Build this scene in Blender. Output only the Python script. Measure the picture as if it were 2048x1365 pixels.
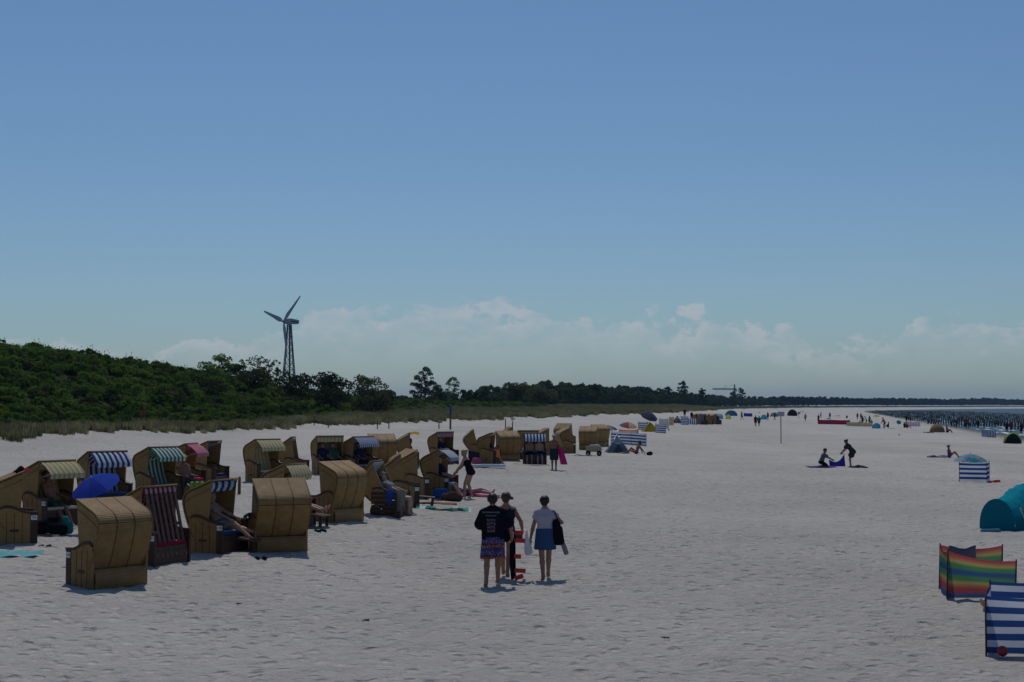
import bpy, bmesh, math, random
import numpy as np
from mathutils import Vector, Matrix
from mathutils.bvhtree import BVHTree
for _o in list(bpy.data.objects): bpy.data.objects.remove(_o)
scene = bpy.context.scene
COL = scene.collection
PI = math.pi
R = math.radians

# ------------------------------------------------------------------ camera
CAM_H = 3.5
FPX = 3000.0                                   # focal length in photo pixels (2048 wide)
cam_d = bpy.data.cameras.new('camera'); cam = bpy.data.objects.new('camera', cam_d); COL.objects.link(cam)
cam_d.sensor_width = 36.0; cam_d.lens = 36.0 * FPX / 2048.0
cam_d.clip_start = 0.1; cam_d.clip_end = 20000
cam.location = (0, 0, CAM_H)
cam.rotation_euler = (R(90) + math.atan(129.5 / FPX), 0, 0)
scene.camera = cam

# ------------------------------------------------------------------ sky, sun, exposure
SUN_EL, SUN_AZ = R(60), R(-4)                  # azimuth from +Y (straight ahead), negative = left
world = bpy.data.worlds.new('World'); scene.world = world; world.use_nodes = True
wn = world.node_tree; wn.nodes.clear()
def N(nt, typ, **kw):
    n = nt.nodes.new(typ)
    for k, v in kw.items(): setattr(n, k, v)
    return n
def mathn(nt, op, a, b=None, c=None, clamp=False):
    n = nt.nodes.new('ShaderNodeMath'); n.operation = op; n.use_clamp = clamp
    for i, v in enumerate((a, b, c)):
        if v is None: continue
        if isinstance(v, (int, float)): n.inputs[i].default_value = v
        else: nt.links.new(v, n.inputs[i])
    return n.outputs[0]
def mixc(nt, fac, a, b, typ='MIX'):
    n = nt.nodes.new('ShaderNodeMix'); n.data_type = 'RGBA'; n.blend_type = typ
    for sock, v in ((n.inputs[0], fac), (n.inputs[6], a), (n.inputs[7], b)):
        if isinstance(v, (int, float)): sock.default_value = v
        elif isinstance(v, (tuple, list)): sock.default_value = (*v[:3], 1)
        else: nt.links.new(v, sock)
    return n.outputs[2]
def maprange(nt, v, a, b, c=0.0, d=1.0, smooth=True):
    n = nt.nodes.new('ShaderNodeMapRange'); n.interpolation_type = 'SMOOTHSTEP' if smooth else 'LINEAR'
    nt.links.new(v, n.inputs[0])
    for i, x in enumerate((a, b, c, d)):
        if isinstance(x, (int, float)): n.inputs[i + 1].default_value = x
        else: nt.links.new(x, n.inputs[i + 1])
    return n.outputs[0]
sky = N(wn, 'ShaderNodeTexSky', sky_type='NISHITA', sun_disc=False)
sky.sun_elevation = SUN_EL; sky.sun_rotation = SUN_AZ
sky.altitude = 0; sky.air_density = 1.0; sky.dust_density = 0.6; sky.ozone_density = 2.2
tc = N(wn, 'ShaderNodeTexCoord')
sep = N(wn, 'ShaderNodeSeparateXYZ'); wn.links.new(tc.outputs['Generated'], sep.inputs[0])
az = mathn(wn, 'ARCTAN2', sep.outputs[0], sep.outputs[1])
el = mathn(wn, 'ARCSINE', sep.outputs[2])
def cloud_noise(ka, ke, seed, detail, rough, dist=0.0):
    cv = N(wn, 'ShaderNodeCombineXYZ')
    wn.links.new(mathn(wn, 'MULTIPLY', az, ka), cv.inputs[0]); wn.links.new(mathn(wn, 'MULTIPLY', el, ke), cv.inputs[1]); cv.inputs[2].default_value = seed
    nz = N(wn, 'ShaderNodeTexNoise'); nz.inputs['Scale'].default_value = 1.0
    nz.inputs['Detail'].default_value = detail; nz.inputs['Roughness'].default_value = rough; nz.inputs['Distortion'].default_value = dist
    wn.links.new(cv.outputs[0], nz.inputs['Vector'])
    return nz.outputs[0]
big = cloud_noise(9.0, 9.0, 3.3, 2, 0.5)              # where along the horizon the towers rise
puff = cloud_noise(52.0, 75.0, 7.7, 7, 0.62, 0.25)    # cauliflower edges
top = mathn(wn, 'ADD', mathn(wn, 'MULTIPLY', big, 0.118), -0.005)
edge = mathn(wn, 'ADD', mathn(wn, 'SUBTRACT', top, el), mathn(wn, 'MULTIPLY', mathn(wn, 'SUBTRACT', puff, 0.5), 0.05))
body_m = maprange(wn, edge, 0.0, 0.006)
shade = maprange(wn, edge, 0.0, 0.022, 1.0, 0.30)
low = maprange(wn, el, 0.012, 0.04, 0.25, 1.0)
patch = maprange(wn, cloud_noise(30.0, 60.0, 1.2, 5, 0.6), 0.36, 0.62, 0.25, 1.0)
cm = mathn(wn, 'MULTIPLY', mathn(wn, 'MULTIPLY', body_m, shade), mathn(wn, 'MULTIPLY', low, patch))
wisp = maprange(wn, cloud_noise(16.0, 120.0, 5.1, 5, 0.6), 0.66, 0.80, 0.0, 0.35)
wisp = mathn(wn, 'MULTIPLY', wisp, maprange(wn, el, 0.05, 0.08))
cm = mathn(wn, 'MAXIMUM', mathn(wn, 'MULTIPLY', cm, 0.78), mathn(wn, 'MULTIPLY', wisp, maprange(wn, el, 0.10, 0.16, 1.0, 0.0)))
SKY_TINT = (0.62, 0.81, 1.0)
CLOUD_COL = (7.0, 7.4, 7.9)
skyc = mixc(wn, 1.0, sky.outputs[0], SKY_TINT, 'MULTIPLY')
skyc = mixc(wn, cm, skyc, CLOUD_COL)
bg = N(wn, 'ShaderNodeBackground'); bg.inputs[1].default_value = 0.11
wn.links.new(skyc, bg.inputs[0])
wo = N(wn, 'ShaderNodeOutputWorld'); wn.links.new(bg.outputs[0], wo.inputs[0])
sun_d = bpy.data.lights.new('sun', 'SUN'); sun_d.energy = 3.0; sun_d.angle = R(0.53); sun_d.color = (1.0, 0.955, 0.88)
sun = bpy.data.objects.new('sun', sun_d); COL.objects.link(sun); sun.location = (0, 0, 60)
_sd = Vector((math.sin(SUN_AZ) * math.cos(SUN_EL), math.cos(SUN_AZ) * math.cos(SUN_EL), math.sin(SUN_EL)))
sun.rotation_euler = _sd.to_track_quat('Z', 'Y').to_euler()
scene.view_settings.view_transform = 'Standard'; scene.view_settings.look = 'None'
scene.view_settings.gamma = 1.0; scene.view_settings.use_curve_mapping = False
scene.view_settings.exposure = -0.78
scene.cycles.use_denoising = True
scene.cycles.max_bounces = 6; scene.cycles.diffuse_bounces = 3; scene.cycles.glossy_bounces = 2
scene.cycles.transparent_max_bounces = 6; scene.cycles.transmission_bounces = 3; scene.cycles.volume_bounces = 0
scene.cycles.caustics_reflective = False; scene.cycles.caustics_refractive = False

# ------------------------------------------------------------------ helpers
rng = np.random.default_rng(7)
random.seed(7)
def tag(o, label=None, cat=None, group=None, kind=None):
    if label: o['label'] = label
    if cat: o['category'] = cat
    if group: o['group'] = group
    if kind: o['kind'] = kind
    return o
def empty(name, loc=(0, 0, 0), rz=0.0):
    o = bpy.data.objects.new(name, None); COL.objects.link(o)
    o.location = loc; o.rotation_euler = (0, 0, rz); o.empty_display_size = 0.1
    return o
def link(name, me, parent=None, mat=None, loc=None, rz=None):
    o = bpy.data.objects.new(name, me); COL.objects.link(o)
    if parent: o.parent = parent
    if mat is not None:
        if len(me.materials) == 0: me.materials.append(mat)
        elif me.materials[0] is not mat:
            o.material_slots[0].link = 'OBJECT'; o.material_slots[0].material = mat
    if loc is not None: o.location = loc
    if rz is not None: o.rotation_euler = (0, 0, rz)
    return o
def np_mesh(name, v, f, smooth=False, uv=None):
    """v (n,3), f (m,k) all the same k"""
    v = np.asarray(v, np.float32); f = np.asarray(f, np.int32)
    me = bpy.data.meshes.new(name); k = f.shape[1]
    me.vertices.add(len(v)); me.vertices.foreach_set('co', v.ravel())
    me.loops.add(f.size); me.loops.foreach_set('vertex_index', f.ravel())
    me.polygons.add(len(f)); me.polygons.foreach_set('loop_start', np.arange(0, f.size, k, dtype=np.int32))
    me.update(calc_edges=True)
    if smooth: me.polygons.foreach_set('use_smooth', np.ones(len(f), bool))
    if uv is not None:
        l = me.uv_layers.new(name='UVMap'); l.data.foreach_set('uv', np.asarray(uv, np.float32)[f.ravel()].ravel())
    me.validate()
    return me
class MB:
    """collects shapes for one mesh"""
    def __init__(s): s.v = []; s.f = []; s.uv = []; s.sm = []
    def add(s, vs, fs, uvs=None, smooth=False):
        o = len(s.v); s.v += [tuple(p) for p in vs]; s.uv += list(uvs) if uvs is not None else [(p[0] + p[1], p[2]) for p in vs]
        for f in fs: s.f.append(tuple(i + o for i in f)); s.sm.append(smooth)
        return s
    def box(s, c, size, M=None):
        hx, hy, hz = (q / 2 for q in size)
        vs = [Vector((x, y, z)) for x in (-hx, hx) for y in (-hy, hy) for z in (-hz, hz)]
        if M is not None: vs = [M @ p for p in vs]
        vs = [p + Vector(c) for p in vs]
        return s.add(vs, [(0, 1, 3, 2), (4, 6, 7, 5), (0, 4, 5, 1), (2, 3, 7, 6), (0, 2, 6, 4), (1, 5, 7, 3)])
    def bar(s, a, b, w, h=None, up=(0, 0, 1)):
        a = Vector(a); b = Vector(b); d = (b - a); L = d.length; d.normalize(); h = h or w
        u = Vector(up); x = d.cross(u)
        if x.length < 1e-4: x = d.cross(Vector((1, 0, 0)))
        x.normalize(); z = x.cross(d)
        vs = [p + x * sx * w / 2 + z * sz * h / 2 for p in (a, b) for sx in (-1, 1) for sz in (-1, 1)]
        return s.add(vs, [(0, 1, 3, 2), (4, 6, 7, 5), (0, 4, 5, 1), (2, 3, 7, 6), (0, 2, 6, 4), (1, 5, 7, 3)])
    def tube(s, pts, rad, n=8, cap=True):
        pts = [Vector(p) for p in pts]; m = len(pts)
        rads = rad if isinstance(rad, (list, tuple)) else [rad] * m
        d = (pts[1] - pts[0]).normalized(); x = d.orthogonal().normalized(); vs = []
        for i, p in enumerate(pts):
            t = (pts[min(i + 1, m - 1)] - pts[max(i - 1, 0)]).normalized()
            x = (x - t * x.dot(t)).normalized(); y = t.cross(x)
            vs += [p + (x * math.cos(2 * PI * k / n) + y * math.sin(2 * PI * k / n)) * rads[i] for k in range(n)]
        fs = [(i * n + k, i * n + (k + 1) % n, (i + 1) * n + (k + 1) % n, (i + 1) * n + k) for i in range(m - 1) for k in range(n)]
        if cap: fs += [tuple(range(n - 1, -1, -1)), tuple((m - 1) * n + k for k in range(n))]
        return s.add(vs, fs, smooth=True)
    def prism(s, poly, x0, x1, axis=0):
        """poly of (y,z) pushed along x from x0 to x1"""
        n = len(poly); vs = []; uv = []
        for x in (x0, x1):
            for (y, z) in poly:
                vs.append((x, y, z)); uv.append((y, z))
        fs = [tuple(range(n - 1, -1, -1)), tuple(range(n, 2 * n))]
        if x1 < x0: fs = [tuple(range(n)), tuple(range(2 * n - 1, n - 1, -1))]
        for i in range(n):
            j = (i + 1) % n
            q = (i, j, n + j, n + i)
            fs.append(q if x1 > x0 else q[::-1])
        return s.add(vs, fs, uv)
    def sweep(s, prof, x0, x1, th, smooth=True, nx=2):
        """open profile [(y,z)] swept over x, thickness th towards the left of its direction"""
        n = len(prof); P = [Vector((0, y, z)) for y, z in prof]; off = []; L = [0]
        for i in range(n):
            t = (P[min(i + 1, n - 1)] - P[max(i - 1, 0)]).normalized(); off.append(Vector((0, -t.z, t.y)))
            if i: L.append(L[-1] + (P[i] - P[i - 1]).length)
        xs = [x0 + (x1 - x0) * k / (nx - 1) for k in range(nx)]
        def sheet(d, flip):
            vs = [(x, P[i].y + off[i].y * d, P[i].z + off[i].z * d) for i in range(n) for x in xs]
            uv = [(x, L[i]) for i in range(n) for x in xs]
            fs = [(i * nx + k, i * nx + k + 1, (i + 1) * nx + k + 1, (i + 1) * nx + k) for i in range(n - 1) for k in range(nx - 1)]
            s.add(vs, [f[::-1] for f in fs] if flip else fs, uv, smooth)
        sheet(0, False)
        if th:
            sheet(th, True)
            for x in (x0, x1):
                vs = [(x, P[i].y + off[i].y * d, P[i].z + off[i].z * d) for i in range(n) for d in (0, th)]
                fs = [(2 * i, 2 * i + 1, 2 * i + 3, 2 * i + 2) for i in range(n - 1)]
                s.add(vs, fs if x == x1 else [f[::-1] for f in fs])
            for i in (0, n - 1):
                vs = [(x, P[i].y + off[i].y * d, P[i].z + off[i].z * d) for d in (0, th) for x in (x0, x1)]
                s.add(vs, [(0, 1, 3, 2)])
        return s
    def mesh(s, name):
        me = bpy.data.meshes.new(name); me.from_pydata(s.v, [], s.f); me.update()
        l = me.uv_layers.new(name='UVMap'); idx = np.empty(len(me.loops), np.int32); me.loops.foreach_get('vertex_index', idx)
        l.data.foreach_set('uv', np.asarray(s.uv, np.float32)[idx].ravel())
        me.polygons.foreach_set('use_smooth', np.asarray(s.sm, bool)); me.update()
        return me
    def build(s, name, mat, parent=None, loc=None): return link(name, s.mesh(name), parent, mat, loc)

# beach frame: s across (sea positive), t along the shore; the shore runs 12 degrees to the right
ANG = R(12); CA, SA = math.cos(ANG), math.sin(ANG)
def bend(t): return np.where(t > 900, 1.4e-4 * (np.maximum(t, 900) - 900) ** 2, 0.0)
def to_xy(s, t):
    s = s + bend(t); return s * CA + t * SA, -s * SA + t * CA
def to_st(x, y):
    t = x * SA + y * CA; return x * CA - y * SA - bend(t), t
PS = [-900, -140, -90, -78, -72, -66, -60, -56, -52.5, -50, -48.2, -46.5, -38, -30, -20, -14, -9, -4, 0, 10, 20, 26, 40, 80, 1500, 6000]
PZ = [2.5, 2.5, 2.6, 2.9, 3.3, 3.2, 2.8, 2.45, 2.15, 1.9, 1.72, 1.40, 1.15, 0.92, 0.62, 0.40, 0.17, 0.03, 0, -0.12, -0.38, -0.62, -1.4, -3, -8, -8]
SEA_Z = -0.5
def vnoise(x, y, seed=0):
    """smooth value noise, numpy"""
    xi = np.floor(x).astype(np.int64); yi = np.floor(y).astype(np.int64); fx = x - xi; fy = y - yi
    fx = fx * fx * (3 - 2 * fx); fy = fy * fy * (3 - 2 * fy)
    def h(a, b):
        n = (a * 374761393 + b * 668265263 + seed * 974634541) & 0xFFFFFFFF
        n = ((n ^ (n >> 13)) * 1274126177) & 0xFFFFFFFF
        return ((n ^ (n >> 16)) & 0xFFFF) / 65535.0
    return (h(xi, yi) * (1 - fx) + h(xi + 1, yi) * fx) * (1 - fy) + (h(xi, yi + 1) * (1 - fx) + h(xi + 1, yi + 1) * fx) * fy
def fbm(x, y, seed=0, oct=4):
    a = 0.0; w = 0.5
    for i in range(oct): a = a + w * (vnoise(x, y, seed + i) - 0.5) * 2; x = x * 2.03; y = y * 2.03; w *= 0.5
    return a
def ground_z(x, y):
    """beach and dune height without the footprints"""
    s, t = to_st(np.asarray(x, float), np.asarray(y, float))
    s2 = s + 3.0 * fbm(t / 26.0, s / 60.0, 11, 3) * np.clip((-s - 30) / 14.0, 0, 1)
    z = np.interp(s2, PS, PZ)
    crest = np.interp(t, [-50, 60, 100, 120, 145, 160, 175, 190, 215, 245, 400], [5.0, 5.0, 4.8, 4.6, 3.9, 3.2, 2.3, 1.4, 0.6, 0.2, 0.0])
    hump = np.clip((-54 - s2) / 17.0, 0, 1); hump = hump * hump * (3 - 2 * hump)
    back = 1 - np.clip((-80 - s) / 30.0, 0, 1) * 0.75
    z = z + crest * hump * back
    z = z + np.clip((-49 - s2) / 6.0, 0, 1) * 0.5 * fbm(x / 9.0, y / 9.0, 5, 4)
    z = z + np.clip((-26 - s) / 10, 0, 1) * np.clip((-46 - s) / -8, 0, 1) * 0.12 * fbm(x / 7.0, y / 7.0, 23, 3)
    z = z - 0.24 * np.clip((38 - t) / 10.0, 0, 1) * np.clip((-s - 5) / 6.0, 0, 1) * np.clip((s + 46) / 12.0, 0, 1)
    return z
def gz(x, y): return float(ground_z(np.array([x]), np.array([y]))[0])
def at(u, d):
    """ground point in column u of the photograph at d metres ahead"""
    return ((u - 1024) * d / FPX, d)
def P3(u, d, dz=0.0):
    x, y = at(u, d); return Vector((x, y, gz(x, y) + dz))

# ------------------------------------------------------------------ materials
MATS = {}
def new_mat(name):
    m = bpy.data.materials.new(name); m.use_nodes = True; nt = m.node_tree; nt.nodes.clear()
    out = N(nt, 'ShaderNodeOutputMaterial'); return m, nt, out
def plain(name, col, rough=0.7, noise=0.15, scale=18.0, spec=0.3, metal=0.0, bump=0.0):
    if name in MATS: return MATS[name]
    m, nt, out = new_mat(name)
    b = N(nt, 'ShaderNodeBsdfPrincipled'); b.inputs['Roughness'].default_value = rough; b.inputs['Metallic'].default_value = metal
    b.inputs['Specular IOR Level'].default_value = spec
    t = N(nt, 'ShaderNodeTexCoord'); nz = N(nt, 'ShaderNodeTexNoise'); nz.inputs['Scale'].default_value = scale; nz.inputs['Detail'].default_value = 4
    nt.links.new(t.outputs['Object'], nz.inputs['Vector'])
    f = maprange(nt, nz.outputs[0], 0.3, 0.7, 1 - noise, 1 + noise, False)
    cc = N(nt, 'ShaderNodeVectorMath', operation='SCALE'); cc.inputs[0].default_value = col; nt.links.new(f, cc.inputs['Scale'])
    nt.links.new(cc.outputs[0], b.inputs['Base Color'])
    if bump:
        bp = N(nt, 'ShaderNodeBump'); bp.inputs['Strength'].default_value = bump; bp.inputs['Distance'].default_value = 0.01
        nt.links.new(nz.outputs[0], bp.inputs['Height']); nt.links.new(bp.outputs[0], b.inputs['Normal'])
    nt.links.new(b.outputs[0], out.inputs[0]); MATS[name] = m
    return m
def cloth_shader(nt, out, colsock, trans=0.35, wrinkle=0.4, scale=7.0):
    d = N(nt, 'ShaderNodeBsdfDiffuse'); tr = N(nt, 'ShaderNodeBsdfTranslucent'); mx = N(nt, 'ShaderNodeMixShader'); mx.inputs[0].default_value = trans
    for q in (d, tr):
        if isinstance(colsock, tuple): q.inputs[0].default_value = (*colsock, 1)
        else: nt.links.new(colsock, q.inputs[0])
    t = N(nt, 'ShaderNodeTexCoord'); nz = N(nt, 'ShaderNodeTexNoise'); nz.inputs['Scale'].default_value = scale; nz.inputs['Detail'].default_value = 3
    nt.links.new(t.outputs['Object'], nz.inputs['Vector'])
    bp = N(nt, 'ShaderNodeBump'); bp.inputs['Strength'].default_value = wrinkle; bp.inputs['Distance'].default_value = 0.04
    nt.links.new(nz.outputs[0], bp.inputs['Height'])
    nt.links.new(bp.outputs[0], d.inputs['Normal']); nt.links.new(bp.outputs[0], tr.inputs['Normal'])
    nt.links.new(d.outputs[0], mx.inputs[1]); nt.links.new(tr.outputs[0], mx.inputs[2]); nt.links.new(mx.outputs[0], out.inputs[0])
def cloth(name, col, trans=0.3, wrinkle=0.4, scale=7.0):
    if name in MATS: return MATS[name]
    m, nt, out = new_mat(name); cloth_shader(nt, out, tuple(col), trans, wrinkle, scale); MATS[name] = m; return m
def stripes(name, cols, period, axis=0, trans=0.3, offset=0.0, wrinkle=0.3):
    """woven stripes: cols repeat over one period (metres) of UV axis"""
    if name in MATS: return MATS[name]
    m, nt, out = new_mat(name)
    uvn = N(nt, 'ShaderNodeUVMap'); sp = N(nt, 'ShaderNodeSeparateXYZ'); nt.links.new(uvn.outputs[0], sp.inputs[0])
    fr = mathn(nt, 'FRACT', mathn(nt, 'ADD', mathn(nt, 'DIVIDE', sp.outputs[axis], period), offset + 10.0))
    cr = N(nt, 'ShaderNodeValToRGB'); cr.color_ramp.interpolation = 'CONSTANT'
    e = cr.color_ramp.elements; n = len(cols)
    while len(e) < n: e.new(0.5)
    for i, c in enumerate(cols): e[i].position = i / n; e[i].color = (*c, 1)
    nt.links.new(fr, cr.inputs[0]); cloth_shader(nt, out, cr.outputs[0], trans, wrinkle); MATS[name] = m
    return m
# ------------------------------------------------------------------ sand
def sand_material():
    m, nt, out = new_mat('sand')
    b = N(nt, 'ShaderNodeBsdfPrincipled'); b.inputs['Roughness'].default_value = 0.95; b.inputs['Specular IOR Level'].default_value = 0.1
    g = N(nt, 'ShaderNodeNewGeometry')
    def noise(scale, det, rough=0.55, stretch=None):
        n = N(nt, 'ShaderNodeTexNoise'); n.inputs['Scale'].default_value = scale; n.inputs['Detail'].default_value = det; n.inputs['Roughness'].default_value = rough
        if stretch:
            mp = N(nt, 'ShaderNodeMapping'); mp.inputs['Rotation'].default_value = (0, 0, ANG); mp.inputs['Scale'].default_value = stretch
            nt.links.new(g.outputs['Position'], mp.inputs[0]); nt.links.new(mp.outputs[0], n.inputs['Vector'])
        else: nt.links.new(g.outputs['Position'], n.inputs['Vector'])
        return n.outputs[0]
    n1 = noise(0.12, 4); n2 = noise(2.6, 5, 0.65); n3 = noise(0.05, 3, 0.6, (1.0, 0.12, 1.0)); n4 = noise(9.0, 4, 0.7); n5 = noise(0.33, 4, 0.6, (1.0, 0.16, 1))
    f = mathn(nt, 'ADD', mathn(nt, 'MULTIPLY', n1, 0.35), mathn(nt, 'ADD', mathn(nt, 'MULTIPLY', n2, 0.3), mathn(nt, 'MULTIPLY', n3, 0.35)))
    col = mixc(nt, maprange(nt, f, 0.36, 0.62), (0.435, 0.403, 0.362), (0.57, 0.53, 0.478))
    col = mixc(nt, maprange(nt, n5, 0.60, 0.72, 0.0, 0.22), col, (0.27, 0.262, 0.26))
    col = mixc(nt, maprange(nt, n4, 0.66, 0.74, 0.0, 0.35), col, (0.22, 0.21, 0.20))
    # wet sand towards the water
    sp = N(nt, 'ShaderNodeSeparateXYZ'); nt.links.new(g.outputs['Position'], sp.inputs[0])
    col = mixc(nt, maprange(nt, sp.outputs[2], -0.32, -0.50), col, (0.17, 0.15, 0.13))
    vg = N(nt, 'ShaderNodeAttribute'); vg.attribute_name = 'veg'
    vf = maprange(nt, mathn(nt, 'ADD', vg.outputs['Fac'], mathn(nt, 'MULTIPLY', mathn(nt, 'SUBTRACT', noise(0.9, 5, 0.7), 0.5), 0.9)), 0.42, 0.6)
    soil = mixc(nt, maprange(nt, noise(0.6, 6), 0.35, 0.65), (0.018, 0.028, 0.009), (0.040, 0.052, 0.017))
    col = mixc(nt, vf, col, soil)
    nt.links.new(col, b.inputs['Base Color'])
    vo = N(nt, 'ShaderNodeTexVoronoi'); vo.inputs['Scale'].default_value = 3.3; nt.links.new(g.outputs['Position'], vo.inputs['Vector'])
    pits = maprange(nt, vo.outputs['Distance'], 0.08, 0.42, -0.9, 0.0)
    h = mathn(nt, 'ADD', mathn(nt, 'MULTIPLY', noise(2.2, 3, 0.5), 0.8), mathn(nt, 'ADD', mathn(nt, 'MULTIPLY', noise(7.5, 5, 0.7), 1.1), mathn(nt, 'MULTIPLY', pits, 0.8)))
    bp = N(nt, 'ShaderNodeBump'); bp.inputs['Strength'].default_value = 1.0; bp.inputs['Distance'].default_value = 0.105
    nt.links.new(h, bp.inputs['Height']); nt.links.new(bp.outputs[0], b.inputs['Normal'])
    nt.links.new(b.outputs[0], out.inputs[0])
    return m
def grow(a, b, first, ratio):
    r = [a]; st = first
    while r[-1] < b: r.append(r[-1] + st); st *= ratio
    return r
sS = [-900, -600, -400, -250, -180, -140, -110] + list(np.arange(-95, -60, 2.5)) + list(np.arange(-60, -44, 0.7)) + list(np.arange(-44, -24, 0.8)) + \
     list(np.arange(-24, 13, 0.11)) + list(np.arange(13, 32, 0.8)) + [36, 44, 60, 90, 150, 300, 600, 1200, 2500, 4200]
tS = [-60, -40, -20, -8, 0, 6] + list(np.arange(10, 42, 0.11)) + list(np.arange(42, 90, 0.3)) + grow(90, 4200, 1.2, 1.022)
S, T = np.meshgrid(np.array(sS, float), np.array(tS, float))
X, Y = to_xy(S, T)
Z = ground_z(X, Y)
beach = np.clip((S + 46) / 6, 0, 1) * np.clip((24 - S) / 6, 0, 1)
# footprints and trampled sand: real relief near the camera
Z += beach * (0.055 * fbm(X / 1.5, Y / 1.5, 31, 3) + 0.035 * fbm(X / 0.45, Y / 0.45, 77, 2)) * np.clip((140 - T) / 60, 0, 1)
def dimples(n, s0, s1, t0, t1):
    ss = np.array(sS); ts = np.array(tS)
    ps = rng.uniform(s0, s1, n); pt = rng.uniform(t0, t1, n); rad = rng.uniform(0.07, 0.15, n); dep = rng.uniform(0.008, 0.026, n); an = rng.uniform(0, PI, n)
    for a, b, r, d, q in zip(ps, pt, rad, dep, an):
        i0, i1 = np.searchsorted(ss, (a - 0.6, a + 0.6)); j0, j1 = np.searchsorted(ts, (b - 0.6, b + 0.6))
        ds = ss[i0:i1][None, :] - a; dt = ts[j0:j1][:, None] - b
        x = ds * math.cos(q) + dt * math.sin(q); y = -ds * math.sin(q) + dt * math.cos(q)
        e = (x / r) ** 2 + (y / (r * 1.7)) ** 2
        Z[j0:j1, i0:i1] -= d * (np.exp(-e) - 0.45 * np.exp(-((np.sqrt(e) - 1.5) / 0.45) ** 2))
dimples(10000, -23, 12, 14, 42)
dimples(6000, -22, 12, 42, 74)
nT, nS = S.shape
idx = np.arange(nT * nS).reshape(nT, nS)
quads = np.stack([idx[:-1, :-1], idx[:-1, 1:], idx[1:, 1:], idx[1:, :-1]], -1).reshape(-1, 4)
me = np_mesh('ground', np.stack([X, Y, Z], -1).reshape(-1, 3), quads, smooth=True)
sand_m = sand_material()
me.materials.append(sand_m)
edge_s = -48.9 + 3.0 * fbm(T / 9.0, S / 9.0, 41, 4) - 3.0 * fbm(T / 26.0, S / 60.0, 11, 3)
va = me.attributes.new('veg', 'FLOAT', 'POINT'); va.data.foreach_set('value', np.clip((edge_s - S) / 2.0 + 0.5, 0, 1).astype(np.float32).ravel())
ground = link('ground', me); tag(ground, kind='structure')

def sea_material():
    m, nt, out = new_mat('sea_water')
    b = N(nt, 'ShaderNodeBsdfPrincipled'); b.inputs['Roughness'].default_value = 0.3; b.inputs['IOR'].default_value = 1.33; b.inputs['Specular IOR Level'].default_value = 0.10
    b.inputs['Base Color'].default_value = (0.010, 0.040, 0.055, 1)
    g = N(nt, 'ShaderNodeNewGeometry'); mp = N(nt, 'ShaderNodeMapping'); mp.inputs['Rotation'].default_value = (0, 0, ANG); mp.inputs['Scale'].default_value = (1.0, 0.4, 1)
    nt.links.new(g.outputs['Position'], mp.inputs[0])
    hs = []
    for sc, w in ((0.35, 1.0), (1.3, 0.35)):
        n = N(nt, 'ShaderNodeTexNoise'); n.inputs['Scale'].default_value = sc; n.inputs['Detail'].default_value = 5; nt.links.new(mp.outputs[0], n.inputs['Vector'])
        hs.append(mathn(nt, 'MULTIPLY', n.outputs[0], w))
    bp = N(nt, 'ShaderNodeBump'); bp.inputs['Strength'].default_value = 0.7; bp.inputs['Distance'].default_value = 1.2
    nt.links.new(mathn(nt, 'ADD', *hs), bp.inputs['Height'])
    df = N(nt, 'ShaderNodeBsdfDiffuse'); df.inputs[0].default_value = (0.018, 0.055, 0.075, 1); gl_ = N(nt, 'ShaderNodeBsdfGlossy'); gl_.inputs['Roughness'].default_value = 0.22; gl_.inputs[0].default_value = (0.9, 0.95, 1, 1)
    mx = N(nt, 'ShaderNodeMixShader'); mx.inputs[0].default_value = 0.20      # choppy water: the wave faces, not the flat sheet, set how much sky it mirrors
    nt.links.new(bp.outputs[0], df.inputs['Normal']); nt.links.new(bp.outputs[0], gl_.inputs['Normal']); nt.links.new(df.outputs[0], mx.inputs[1]); nt.links.new(gl_.outputs[0], mx.inputs[2])
    nt.links.new(mx.outputs[0], out.inputs[0]); nt.nodes.remove(b); return m
ts = np.array([-60] + grow(0, 4100, 4, 1.03)); ss = np.array([18.0, 22, 26, 30, 36, 45, 60, 90, 140, 220, 400, 800, 1600, 3000, 4100])
S2, T2 = np.meshgrid(ss, ts); X2, Y2 = to_xy(S2, T2)
idx = np.arange(S2.size).reshape(S2.shape); quads = np.stack([idx[:-1, :-1], idx[:-1, 1:], idx[1:, 1:], idx[1:, :-1]], -1).reshape(-1, 4)
tag(link('sea', np_mesh('sea', np.stack([X2, Y2, np.full_like(X2, SEA_Z) + 0.02 * vnoise(X2, Y2, 3)], -1).reshape(-1, 3), quads, True), None, sea_material()), kind='structure')
# breaking foam along the waterline and between the groyne posts
foam_m = plain('sea_foam', (0.75, 0.78, 0.8), 0.8, 0.1)
fm = MB()
for k in range(150):
    t = 210 + 900 * rng.random() ** 2; s = 23 + abs(rng.normal(0, 9)); L = rng.uniform(1.0, 5.0); w = rng.uniform(0.15, 0.5)
    p = []
    for (a, b) in ((-w, -L), (w, -L * 0.6), (w * 1.2, L * 0.3), (w * 0.2, L), (-w, L * 0.5)):
        x, y = to_xy(np.array(s + a), np.array(t + b)); p.append((float(x), float(y)))
    zt = SEA_Z + 0.05; zb = SEA_Z - 0.05
    fm.add([(x, y, zt + 0.06 * rng.random()) for x, y in p] + [(x, y, zb) for x, y in p], [(0, 1, 2, 3, 4)] + [(i, i + 5, (i + 1) % 5 + 5, (i + 1) % 5) for i in range(5)])
tag(fm.build('sea_foam', foam_m), 'white breaking foam along the water edge', 'foam', kind='stuff')

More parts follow.
